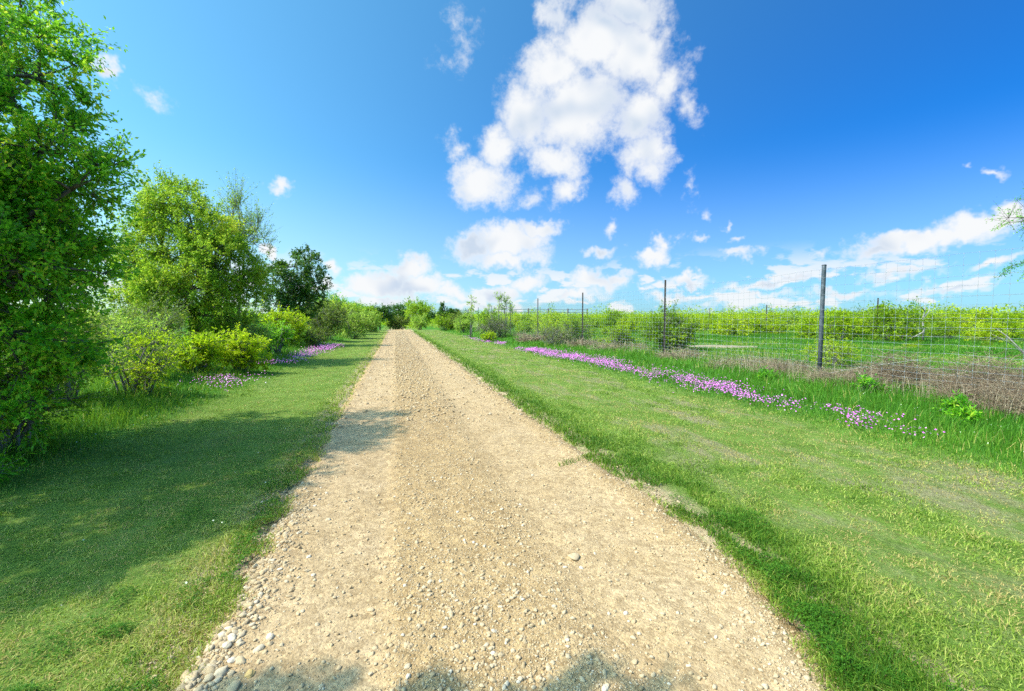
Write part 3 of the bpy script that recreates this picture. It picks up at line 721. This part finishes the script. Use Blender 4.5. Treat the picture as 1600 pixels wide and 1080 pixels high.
# its neighbour behind the camera, whose shade falls across the front of the road
base = at_ground(-5.2, 0.6)
T0 = [(-3.85, 1.66, 4.5, .24, .24, .18), (-4.9, .8, 4.6, .6, .5, .6), (-5.0, .8, 3.6, .6, .5, .6), (-3.15, 1.34, 4.45, .20, .28, .18), (-2.75, 1.38, 4.4, .15, .2, .14), (-2.35, 1.44, 4.3, .08, .14, .08), (-3.8, .9, 4.0, .3, .3, .2)]
o = plant('broadleaf_tree', base, local(T0, base), M_OAK, M_BARK, 100, 0.17, 10, 15, 0.058, 0.03, 0.12, 4.4, seed=4)
tag(o, 'slim oak beside the camera whose shade dapples the near end of the road', 'tree')

base = at_ground(-6.3, 17.0)
T2 = [(-6.8, 17, 5.06, .90, .9, .85), (-6.1, 16.5, 4.29, 1.1, 1.05, .95), (-7.37, 17.5, 3.69, 1.2, 1.3, 1.1), (-5.4, 16, 3.3, 1.0, 1.1, 1.0), (-8.1, 17.5, 2.9, 1.0, 1.1, 1.05), (-6.1, 16, 2.4, 1.45, 1.0, .85), (-4.95, 17, 2.7, .75, .85, .9), (-7.3, 17, 1.7, 1.3, .8, .7), (-5.4, 16.5, 1.6, 1.1, .7, .6)]
o = plant('broadleaf_tree', base, local(T2, base), M_ELM, M_BARK, 260, 0.60, 14, 28, 0.080, 0.036, 0.17, 3.8, seed=8, tint_hi=0.25)
tag(o, 'round yellow-green tree in fresh spring leaf, between the tall border oak and the dark oak', 'tree')
base = at_ground(-5.25, 17.9)
o = plant('broadleaf_tree', base, local([(-5.1, 17.6, 4.7, .55, .55, .85), (-5.5, 17.8, 3.9, .5, .5, .9), (-4.7, 17.6, 4.1, .5, .5, .8)], base), M_ELM, M_TWIG, 46, 0.62, 13, 18, 0.06, 0.026, 0.07, 3.8, seed=9, hollow=0.3, droop=-0.8, twig_r=0.0045)
tag(o, 'sparse twiggy sapling with bare upright tips on the right of the yellow-green tree', 'tree')
base = at_ground(-5.3, 27.2)
T3 = [(-5.26, 27, 4.35, 1.2, 1.2, 1.0), (-6.0, 26.5, 3.5, 1.1, 1.1, .9), (-4.35, 27, 3.6, .9, 1.0, .85), (-5.6, 27, 2.5, 1.5, 1.1, .9), (-4.6, 27.5, 2.4, 1.0, .95, .8), (-6.1, 26, 1.8, 1.0, .9, .75)]
o = plant('oak_tree', base, local(T3, base), M_DARK, M_BARK, 120, 0.50, 11, 20, 0.115, 0.06, 0.17, 3.6, seed=12, shell=0.55, hollow=0.1)
tag(o, 'dark green oak with sky showing through its crown, behind the yellow-green shrubs', 'tree')

def shrub(x, y, w_, h_, mat, label, seed, name='shrub', clusters=34, rc=None, twigs=10, leaves=14, L=0.06, W=0.028, bark=None, group=None, hollow=0.0, stems=3, droop=-0.15, nb=5, shell=0.3):
    r_ = np.random.default_rng(seed + 500)
    bl = [(0, 0, h_ * 0.50, w_ * 0.36, w_ * 0.32, h_ * 0.40)]
    for k in range(nb):
        a = r_.uniform(0, 6.28); d = w_ * r_.uniform(0.14, 0.30); hh = h_ * r_.uniform(0.28, 0.66)
        bl.append((d * np.cos(a), d * np.sin(a), hh, w_ * r_.uniform(.14, .24), w_ * r_.uniform(.14, .24), h_ * r_.uniform(.20, .32)))
    o = plant(name, at_ground(x, y), bl, mat, bark or M_TWIG, clusters, rc or 0.13 * (w_ + h_), twigs, leaves, L, W, 0.022, seed=seed, stems=stems, shell=shell, hollow=hollow, droop=droop, twig_r=0.0045 if y < 15 else 0.008)
    return tag(o, label, 'shrub', group)
# left side, near to far
shrub(-4.05, 5.9, 1.7, 1.15, M_ELM, 'low leafy green bush at the foot of the tall border oak', 21, clusters=60, leaves=16, L=.05, W=.026)
shrub(-5.1, 8.3, 1.9, 1.5, M_PALE, 'pale green bush behind the low leafy bush, under the border oak', 22, clusters=60, leaves=15, L=.055, W=.024)
shrub(-4.55, 9.3, 1.5, 1.2, M_LIME, 'speckled lime bush just past the crown of the border oak', 23, clusters=45, leaves=12, L=.05, W=.024, hollow=.2)
shrub(-5.4, 11.3, 1.9, 1.45, M_PALE, 'pale olive bush left of the bright lime bushes', 24, clusters=50, L=.06, W=.025)
shrub(-4.75, 12.6, 1.5, 1.0, M_LIME, 'bright lime bush above the left pink flowers, nearer of the pair', 25, clusters=44, leaves=16, L=.07, W=.034)
shrub(-4.0, 13.2, 1.3, 1.05, M_LIME, 'bright lime bush above the left pink flowers, right-hand of the pair', 26, clusters=40, leaves=16, L=.07, W=.034)
shrub(-6.3, 13.6, 2.4, 1.9, M_OLIVE, 'olive thicket bush in front of the round yellow-green tree', 27, clusters=60, L=.07, W=.03)
shrub(-4.9, 16.6, 2.0, 1.35, M_PALE, 'grey-green bush under the twiggy sapling', 28, clusters=40, L=.08, W=.035)
shrub(-4.5, 19.2, 1.7, 1.1, M_OAK, 'deep green low bush beside the left verge before the second lime bush', 29, clusters=36, L=.08, W=.04)
shrub(-5.2, 24.0, 2.5, 1.65, M_LIME, 'lime bush in front of the dark oak', 30, clusters=50, leaves=16, L=.11, W=.05)
shrub(-4.0, 24.6, 1.6, 0.95, M_OLIVE, 'small grey bush right of the lime bush under the dark oak', 31, clusters=30, L=.09, W=.035, hollow=.2)
shrub(-7.6, 21.5, 3.0, 2.4, M_OAK, 'broad green bush between the yellow-green tree and the dark oak', 32, clusters=60, L=.11, W=.05)
shrub(-4.4, 31.5, 3.1, 2.6, M_OLIVE, 'brownish olive bush right of the dark oak', 33, clusters=60, L=.12, W=.05)
shrub(-3.2, 36.5, 2.7, 2.2, M_PALE, 'pale grey-olive rounded bush nearest the left road edge', 34, clusters=56, L=.12, W=.05)
shrub(-5.6, 40, 3.6, 3.1, M_ELM, 'tall green bush behind the brownish olive bush', 35, clusters=60, L=.14, W=.07)
shrub(-4.4, 46, 4.0, 3.2, M_ELM, 'green bush behind the pale grey-olive bush', 36, clusters=60, L=.15, W=.07)
shrub(-3.0, 54, 3.0, 2.6, M_PALE, 'far bush where the left verge narrows', 37, clusters=40, L=.16, W=.08)
shrub(-6.8, 52, 4.5, 4.2, M_OAK, 'far rounded bush rising over the left hedge', 38, clusters=60, L=.18, W=.09)
shrub(-4.0, 64, 4.0, 3.4, M_ELM, 'last green bush on the left before the road dips', 39, clusters=46, L=.2, W=.1)
# end of the road
def far_tree(x, y, w_, h_, mat, label, seed, name='tree'):
    r_ = np.random.default_rng(seed); base = at_ground(x, y)
    bl = [(0, 0, h_ * .66, w_ * .30, w_ * .30, h_ * .26)]
    for k in range(5):
        a = r_.uniform(0, 6.28); bl.append((w_ * .26 * np.cos(a), w_ * .26 * np.sin(a), h_ * r_.uniform(.35, .75), w_ * .2, w_ * .2, h_ * .18))
    o = plant(name, base, bl, mat, M_BARK, 70, 0.11 * (w_ + h_), 9, 12, .26, .13, .16, h_ * .6, seed=seed)
    return tag(o, label, 'tree')
far_tree(-2.6, 84, 4.4, 4.9, M_DARK, 'dark oak at the left of the end of the road', 41, 'oak_tree')
far_tree(0.6, 90, 4.6, 5.4, M_DARK, 'dark oak closing the view right above the end of the road', 42, 'oak_tree')
far_tree(-6.5, 80, 4.6, 4.6, M_OAK, 'mid green far tree left of the two dark oaks', 43, 'broadleaf_tree')
far_tree(4.1, 78, 5.6, 5.0, M_ELM, 'light green round tree just right of the end of the road', 44, 'broadleaf_tree')
o = plant('oak_tree', at_ground(6.6, 64), [(-1.2, 0, 2.0, .9, .8, .35), (.2, 0, 2.6, 1.1, .9, .5), (1.2, 0, 2.3, .9, .8, .5), (-.1, 0, 3.3, .35, .35, .3)], M_DARK, M_BARK, 54, .42, 9, 14, .17, .09, .10, 3.0, seed=45)
tag(o, 'dark flat-topped oak with a small tuft on top, right of the road among pale bushes', 'tree')
shrub(0.2, 86, 5.2, 2.6, M_OLIVE, 'olive bush across the far end of the road under the dark oak', 47, clusters=44, L=.22, W=.11)
# right hedge up to the fence
shrub(3.6, 70, 3.4, 2.2, M_PALE, 'pale bush at the right road edge by the far end', 50, clusters=36, L=.18, W=.08)
shrub(6.2, 60, 3.6, 2.0, M_MESQ, 'yellowish bush below the flat-topped oak', 51, clusters=36, L=.16, W=.07)
shrub(8.4, 60, 3.8, 2.5, M_OLIVE, 'grey-olive bush right of the flat-topped oak', 52, clusters=40, L=.16, W=.06)
shrub(7.0, 48, 2.6, 2.0, M_PALE, 'grey-green bush behind the leggy sapling', 53, clusters=36, L=.14, W=.05)
shrub(8.6, 42, 3.0, 2.1, M_ELM, 'yellow-green bush beside the far fence posts', 54, clusters=40, L=.13, W=.06)
shrub(6.9, 32.5, 3.0, 1.6, M_OLIVE, 'grey twiggy bush near the fence with dry lower branches', 55, clusters=50, L=.08, W=.03, leaves=7, twigs=14)
o = plant('sapling', at_ground(7.6, 33.5), [(0, 0, 2.7, .5, .5, .55), (.8, .2, 2.4, .55, .5, .6), (-.6, .3, 2.0, .4, .4, .5)], M_PALE, M_TWIG, 34, .34, 8, 6, .10, .05, .03, seed=56, stems=3, shell=.3, twig_r=.008, hollow=.2)
tag(o, 'leggy sapling with thin leaves rising above the grey twiggy bush', 'sapling')
o = plant('sapling', at_ground(5.9, 36.5), [(0, 0, 2.7, .3, .3, .6), (.1, 0, 1.7, .4, .4, .5)], M_PALE, M_TWIG, 20, .32, 8, 6, .11, .05, .03, seed=57, stems=3, shell=.3, twig_r=.008)
tag(o, 'thin upright sapling left of the grey twiggy bush', 'sapling')
shrub(6.1, 30.0, 1.3, .75, M_MESQ, 'little yellow-green bush at the edge of the right verge', 58, clusters=24, L=.09, W=.04)
shrub(8.1, 22.6, 2.6, .95, M_OLIVE, 'low brownish bush by the third fence post', 59, clusters=44, L=.06, W=.022, leaves=9, twigs=13)
shrub(10.2, 24.5, 3.2, 1.35, M_MESQ, 'yellow-green bush just behind the fence by the fourth post', 60, clusters=44, L=.10, W=.035)
shrub(9.9, 19.3, 1.9, 1.0, M_MESQ, 'small yellow bush behind the fence between the second and third posts', 61, clusters=34, L=.08, W=.03)
shrub(10.3, 15.6, 2.2, 1.75, M_MESQ, 'tall yellow-green bush behind the second fence post', 62, clusters=60, leaves=16, L=.09, W=.034)
shrub(11.3, 17.0, 1.9, 1.35, M_MESQ, 'yellow-green bush beside the pale sandy patch', 63, clusters=44, leaves=15, L=.09, W=.034)
shrub(11.3, 9.7, 1.5, 0.75, M_LIME, 'low lime bush behind the thick grey fence post', 64, clusters=36, leaves=12, L=.05, W=.022)

# mesquite scrub over the field: a few built, then copied one by one
protos = []
for k in range(5):
    o = shrub(0, 0, [3.2, 3.8, 2.8, 4.2, 3.4][k], [2.2, 2.6, 1.9, 2.7, 2.3][k], M_MESQ, 'yellow-green mesquite bush in the scrub that covers the field beyond the fence', 70 + k, clusters=50, twigs=9, leaves=11, L=.17, W=.07, group='mesquite bushes covering the field')
    protos.append(o)
r_ = np.random.default_rng(99); pts = []
cand = 0
while len(pts) < 235 and cand < 60000:
    cand += 1
    d_ = 26 + 95 * r_.random() ** 1.25; th = math.radians(r_.uniform(6, 70))
    x, y = d_ * math.sin(th), d_ * math.cos(th)
    front = 43 - 8 * ss(30, 50, math.degrees(th)) + 5 * (fbm(np.array(th * 9), np.array(2.2)) - .5) * 2
    if math.degrees(th) < 22: front = 30
    if d_ < front or x < 11.5: continue
    if all((x - a) ** 2 + (y - b) ** 2 > (1.5 + 0.016 * d_) ** 2 for a, b in pts): pts.append((x, y))
n_main = len(pts)
while len(pts) < n_main + 24 and cand < 90000:              # low young growth scattered over the meadow in front
    cand += 1
    d_ = r_.uniform(19, 39); th = math.radians(r_.uniform(26, 62)); x, y = d_ * math.sin(th), d_ * math.cos(th)
    if x > 12.5 and np.min(np.hypot(x - px_, y - py_)) > 2.2 and all((x - a) ** 2 + (y - c) ** 2 > 1.2 for a, c in pts): pts.append((x, y))
small = set(pts[n_main:])
pts.sort(key=lambda p: math.hypot(*p))
for i, (x, y) in enumerate(pts):
    o = protos[i] if i < 5 else copy_tree(protos[int(r_.integers(5))])
    o.location = at_ground(x, y, -0.22); o.rotation_euler = (0, 0, r_.uniform(0, 6.28)); s = r_.uniform(.58, .88) * (1.25 if r_.random() < .12 else 1)
    if (x, y) in small: s *= r_.uniform(.16, .30)
    o.scale = (s, s, s * r_.uniform(.85, 1.1))
# the wood beyond reads as one mass
n = 150000
d_ = 110 + 330 * rng.random(n) ** 1.6; th = np.radians(rng.uniform(-35, 76, n)); x = d_ * np.sin(th); y = d_ * np.cos(th)
cl = fbm(x * .16 + 31, y * .16 + 12, 3)
k = rng.random(n) < ss(.36, .52, cl); x, y, d_, cl = x[k], y[k], d_[k], cl[k]; n = len(x)
z = gz(x, y) + (rng.random(n) ** .6) * (0.5 + 4.8 * np.clip(cl - .3, 0, 1) * 1.5)
V, F = leaf_quads(np.stack([x, y, z], 1), nrm(rng.normal(size=(n, 3))), 0.55 * rng.uniform(.6, 1.4, n) * d_ / 160, 0.34 * rng.uniform(.6, 1.3, n) * d_ / 160, rng)
tag(link('distant_scrub', npmesh('distant_scrub', V, [F], M_MESQ, np.clip(rng.normal(.38, .16, n), 0, 1))), kind='stuff')

# mesquite at the right border: trunk outside the photo, branches reaching in
base = at_ground(14.0, 5.2)
o = plant('mesquite_tree', base, local([(11.9, 6.1, 3.45, .55, .5, .5), (12.6, 6.0, 4.0, .7, .6, .5), (13.8, 5.6, 3.6, .9, .8, .7), (14.6, 5.0, 3.2, 1.0, .9, .7), (12.3, 6.0, 2.55, .5, .4, .25)], base), M_OAK, M_BARK, 70, .40, 9, 12, .045, .014, .10, 3.0, seed=81, hollow=.15)
tag(o, 'feathery mesquite at the right border, only its branch tips reaching into the sky', 'tree')
pa = [np.array([12.3, 6.0, 2.6]), np.array([11.7, 6.0, 2.62]), np.array([11.2, 6.0, 2.5]), np.array([10.85, 6.0, 2.28])]
pv = tubes([(np.array(pa) - np.array(base), np.array([.012, .009, .006, .003]))], 5)
link('drooping_twig', npmesh('drooping_twig', pv[0], pv[1], M_BARK), o)
q = rng.uniform(0, 1, 420); pp = np.stack([np.interp(q, [0, .33, .66, 1], [p[i] for p in pa]) for i in range(3)], 1) - np.array(base) + rng.normal(0, .035, (420, 3))
V, F = leaf_quads(pp, nrm(rng.normal(size=(420, 3)) + np.array([-.4, 0, -.2])), np.full(420, .045), np.full(420, .014), rng)
link('twig_leaves', npmesh('twig_leaves', V, [F], M_OAK, rng.random(420) * .6), o)

# dead pale tree in the scrub and dry brush along the fence
bx = at_ground(30.6, 20.3)
root = empty('dead_tree', bx)
paths = [(np.array([[0, 0, -.05], [.05, 0, .9], [-.02, .05, 1.8], [.1, 0, 2.6], [.06, 0, 3.1]]), np.array([.085, .07, .055, .035, .015])),
         (np.array([[.05, 0, .75], [-.35, .2, .45], [-.9, .45, .05]]), np.array([.06, .05, .03])),
         (np.array([[0, 0, 1.9], [.5, 0, 2.5], [.7, .1, 3.0]]), np.array([.05, .03, .015])), (np.array([[.08, 0, 2.5], [-.4, 0, 2.9], [-.5, 0, 3.3]]), np.array([.04, .025, .012]))]
V, F = tubes(paths[:1], 8); link('trunk', npmesh('trunk', V, F, M_PALEBARK), root)
for p in paths[1:]:
    V, F = tubes([p], 6); link('branch', npmesh('branch', V, F, M_PALEBARK), root)
root.scale = (.8, .8, .72)
tag(root, 'pale bare dead tree standing in the scrub right of the thick fence post', 'tree')

def brush(x, y, w_, h_, n, label, seed, mat=None, ry=0.6, th=0.0034, name='dry_bush', group=None):
    r_ = np.random.default_rng(seed); n = int(n * 0.95)
    a = r_.uniform(0, 6.28, n); rr = np.sqrt(r_.random(n))
    A = np.stack([rr * np.cos(a) * w_ * .5, rr * np.sin(a) * w_ * ry * .5, np.zeros(n)], 1)
    top = h_ * np.sqrt(np.maximum(0, 1 - rr ** 2)) * r_.uniform(.25, 1.1, n)
    A[:, 2] = top * r_.uniform(0, .75, n)
    dv = nrm(np.stack([r_.normal(size=n), r_.normal(size=n), np.abs(r_.normal(.15, .6, n))], 1))
    ln = r_.uniform(.12, .42, n) * (.5 + .5 * min(1.4, w_))
    Mi = A + dv * (ln * .5)[:, None] + r_.normal(0, .03, (n, 3)); B = A + dv * ln[:, None] + np.stack([r_.normal(0, .05, n), r_.normal(0, .05, n), -.12 * ln], 1)
    B[:, 2] = np.maximum(B[:, 2], .0)
    rad = th * r_.uniform(.6, 1.5, n)
    V, F = merge([rods(A, Mi, rad, rad * .8), rods(Mi, B, rad * .8, rad * .4)])
    tint = np.clip(r_.normal(.45, .22, n), 0, 1); tint = np.repeat(tint, 3); tint = np.concatenate([tint, tint])
    o = link(name, npmesh(name, V, F, mat or M_DRY, tint), loc=at_ground(x, y))
    return tag(o, label, 'dry bush', group)
brush(9.5, 6.75, 1.6, .85, 2400, 'russet heap of dry brush under the fence right of the thick post', 91)
brush(9.1, 4.6, 2.0, .55, 3000, 'grey-brown tangle of dry brush at the right border', 92, ry=1.0)
brush(9.8, 5.5, 1.9, 1.0, 2400, 'tall pale tangle of dry brush behind the wire at the right border', 93)
brush(8.9, 7.3, 1.3, .30, 1000, 'low tan brush between the thick post and the russet heap', 94)
brush(9.1, 8.9, 1.6, .36, 1100, 'low tan brush just left of the thick post', 95)
brush(9.3, 10.6, 2.0, .34, 500, 'thin strip of straw-coloured brush left of the thick post, the longer one', 96, ry=.5, th=.006)
brush(9.2, 13.2, 1.6, .36, 400, 'grey dry brush at the foot of the second fence post', 97, th=.007)
brush(9.1, 17.4, 2.4, .32, 400, 'pale dry brush at the fence between the second and third posts', 98, th=.009)
brush(8.9, 20.6, 1.5, .40, 600, 'dry brush around the foot of the third fence post', 99, th=.010)
brush(8.4, 26.5, 2.6, .6, 900, 'grey dry brush at the foot of the fourth fence post', 100, th=.011)
p = at_ground(10.9, 5.4)
V, F = tubes([(np.array([[.75, -.1, .02], [.3, .1, .42], [-.15, .3, .88], [-.4, .45, 1.05]]), np.array([.009, .008, .006, .003])), (np.array([[.0, .2, .72], [.1, .5, 1.0], [.15, .7, 1.15]]), np.array([.012, .008, .004]))], 6)
tag(link('dead_branch', npmesh('dead_branch', V, F, M_TWIG), loc=p), 'thin dead branch leaning out of the brush at the right border', 'branch')
p = at_ground(8.75, 7.0)
V, F = tubes([(np.array([[-.1, 1.0, .03], [.2, .3, .30], [.5, -.5, .52], [.7, -1.0, .66]]), np.array([.007, .006, .005, .003]))], 6)
tag(link('dead_branch', npmesh('dead_branch', V, F, M_PALEBARK), loc=p), 'thin pale stick propped against the wire left of the russet heap', 'branch')
# dead grass left standing along the wire
n = 12000
y = np.exp(rng.uniform(np.log(2.5), np.log(34), n)); x = 8.85 + rng.normal(0, .42, n) + .25 * np.sin(y * .8)
k = fbm(x * .9 + 4, y * .55 + 61, 3) > .46 + .10 * ss(7, 10, y) + .1 * rng.normal(size=n); x, y = x[k], y[k]; n = len(x)
blades(x, y, rng.uniform(.12, .46, n) * (.5 + fbm(x * 2, y * 2, 2)), .0036 * np.maximum(1, np.hypot(x, y) / 6), np.clip(rng.normal(.55, .2, n), 0, 1), .55, name='dry_grass', mat=M_DRY)
# leafy weeds standing in the tall grass
def weed(x, y, w_, h_, label, seed):
    o = plant('weed', at_ground(x, y), [(0, 0, h_ * .5, w_ * .4, w_ * .4, h_ * .4)], M_OAK, M_TWIG, 14, .42 * w_, 7, 6, .075, .020, .006, seed=seed, stems=3, droop=-.5, twig_r=.0025)
    tag(o, label, 'weed')
weed(7.3, 4.3, .24, .20, 'leafy green weed clump in tall grass near the right border, nearer one', 111)
weed(7.75, 4.7, .26, .22, 'leafy green weed clump in front of the grey-brown dry tangle', 112)
weed(8.3, 6.35, .34, .28, 'leafy weed in front of the russet brush heap', 113)
weed(7.9, 8.3, .36, .22, 'leafy weed left of the foot of the thick post', 114)
weed(-3.5, 4.9, .36, .24, 'leafy weed in the shade at the left border', 115)

# ------------------------------------------------------------------ deer fence
FX = 9.0
fence = empty('deer_fence', (FX, 7.95, float(gz(FX, 7.95))))
tag(fence, 'tall woven wire deer fence running along the right of the road', 'fence')
f0 = np.array(fence.location)
post_y = [7.95, 13.9, 21.0, 28.3, 35.6, 42.9, 50.2, 57.5, 64.8, 1.6]
def ftop(y): return 2.45
# steel pipe post with cap
def pipe_post(y, r=.044):
    b = np.array([FX, y, float(gz(FX, y)) - .15]) - f0
    pts = np.array([[0, 0, 0], [0, 0, 1.3], [0.012, 0, 2.58], [0.012, 0, 2.60]]) + b
    V, F = tubes([(pts, np.array([r, r, r * .98, r * .98]))], 14)
    o = link('pipe_post', npmesh('pipe_post', V, F, M_PIPE), fence)
    pts = np.array([[0.012, 0, 2.602], [0.012, 0, 2.615], [0.012, 0, 2.63], [0.012, 0, 2.636]]) + b
    V, F = tubes([(pts, np.array([r * 1.08, r * 1.08, r * .8, r * .2]))], 14)
    link('post_cap', npmesh('post_cap', V, F, M_PIPE), o)
    return o
pipe_post(7.95); pipe_post(1.6)
def t_post(y, parent, org, x=FX, h=2.62, s=1.0, z0=None):
    prof = np.array([[-.025, 0], [.025, 0], [.025, .007], [.005, .008], [.004, .038], [-.004, .038], [-.005, .008], [-.025, .007]]) * s
    prof = np.stack([-prof[:, 1], prof[:, 0]], 1)                # flange along the fence, stem towards the field
    b = np.array([x, y, float(gz(x, y)) - .2]) - org
    n = len(prof); zs = [0, h + .2]
    V = np.concatenate([np.column_stack([prof + b[:2], np.full(n, b[2] + z)]) for z in zs])
    j = np.arange(n); Q = np.stack([j, (j + 1) % n, n + (j + 1) % n, n + j], 1)
    capt = np.array([[n + 0, n + 1, n + 2, n + 7], [n + 3, n + 4, n + 5, n + 6], [n + 7, n + 2, n + 3, n + 6]])
    return link('t_post', npmesh('t_post', V, [Q[:, ::-1], capt], M_TPOST, smooth=False), parent)
for y in post_y[1:9]: t_post(y, fence, f0, s=1.25)
# wire mesh
hz = [0.05, .15, .25, .36, .47, .59, .72, .86, 1.01, 1.17, 1.33, 1.50, 1.67, 1.84, 2.01, 2.18, 2.36]
yy = np.arange(-1, 62, .5)
gzz = gz(np.full_like(yy, FX), yy)
from_post = np.minimum.reduce([np.abs(yy - p) for p in post_y])
parts = []
for k, hgt in enumerate(hz):
    p = np.stack([np.full_like(yy, FX - .052 + 0) + .01 * np.sin(yy * 1.7 + k), yy, gzz * (1 if k < 3 else 1) + hgt + .012 * np.sin(yy * .9 + k * 1.3)], 1) - f0
    rad = .0019 if k not in (0, len(hz) - 1) else .0018
    parts.append(rods(p[:-1], p[1:], rad, rad, 4))
vy = np.arange(-1, 45, .2)
vg = gz(np.full_like(vy, FX), vy)
A = np.stack([np.full_like(vy, FX - .052), vy, vg + hz[0]], 1) - f0; B = np.stack([np.full_like(vy, FX - .052), vy + .01 * np.sin(vy * 7), vg + hz[-1]], 1) - f0
for q0, q1 in ((0, .33), (.33, .66), (.66, 1)):
    parts.append(rods(A + (B - A) * q0, A + (B - A) * q1, .0018, .0018, 4))
# knots where the wires cross
ky = vy[(vy < 17)]; KY, KH = np.meshgrid(ky, hz, indexing='ij')
kg = gz(np.full(KY.shape, FX), KY)
kp = np.stack([np.full(KY.size, FX - .052), KY.ravel(), (kg + KH).ravel()], 1) - f0
parts.append(rods(kp - np.array([0, .004, .009]), kp + np.array([0, .004, .009]), .0042, .0042, 4))
V, F = merge(parts)
link('wire_mesh', npmesh('wire_mesh', V, F, M_WIRE), fence)

# second fence far out in the field
ff = empty('field_fence', at_ground(28.2, 21.2))
tag(ff, 'thin fence with dark steel posts in the meadow in front of the scrub', 'fence')
g0 = np.array(ff.location)
fps = [(24.3, 8.6), (28.2, 21.2), (32.1, 33.8), (36.0, 46.4), (39.9, 59.0), (43.8, 71.6)]
for (x, y) in fps: t_post(y, ff, g0, x=x, h=2.6, s=1.6)
parts = []
for hgt in (.4, .8, 1.2, 1.6, 2.0, 2.4):
    p = np.array([(x - .05, y, float(gz(x, y)) + hgt) for x, y in fps]) - g0
    parts.append(rods(p[:-1], p[1:], .004, .004, 4))
V, F = merge(parts); link('wire', npmesh('wire', V, F, M_WIRE), ff)
# pens far off on the skyline
pen = empty('corral_fence', at_ground(47, 128)); tag(pen, 'tiny dark corral fence far off on the skyline between the third and fourth posts', 'fence')
b0 = np.array(pen.location); pw = [(28, 130), (31, 130), (33, 129), (38, 129), (44, 128.5), (50, 128), (56, 127.5)]
rails = []
for (x, y) in pw:
    q = np.array(at_ground(x, y)) - b0
    V, F = tubes([(np.array([q, q + [0, 0, 2.0], q + [0, 0, 3.9]]), np.array([.22, .2, .2]))], 6); link('post', npmesh('post', V, F, M_TPOST), pen)
for hgt in (2.8, 3.6):
    p = np.array([np.array(at_ground(x, y)) - b0 + [0, 0, hgt] for x, y in pw]); V, F = rods(p[:-1], p[1:], .09, .09, 4)
    link('rail', npmesh('rail', V, [F], M_WIRE), pen)
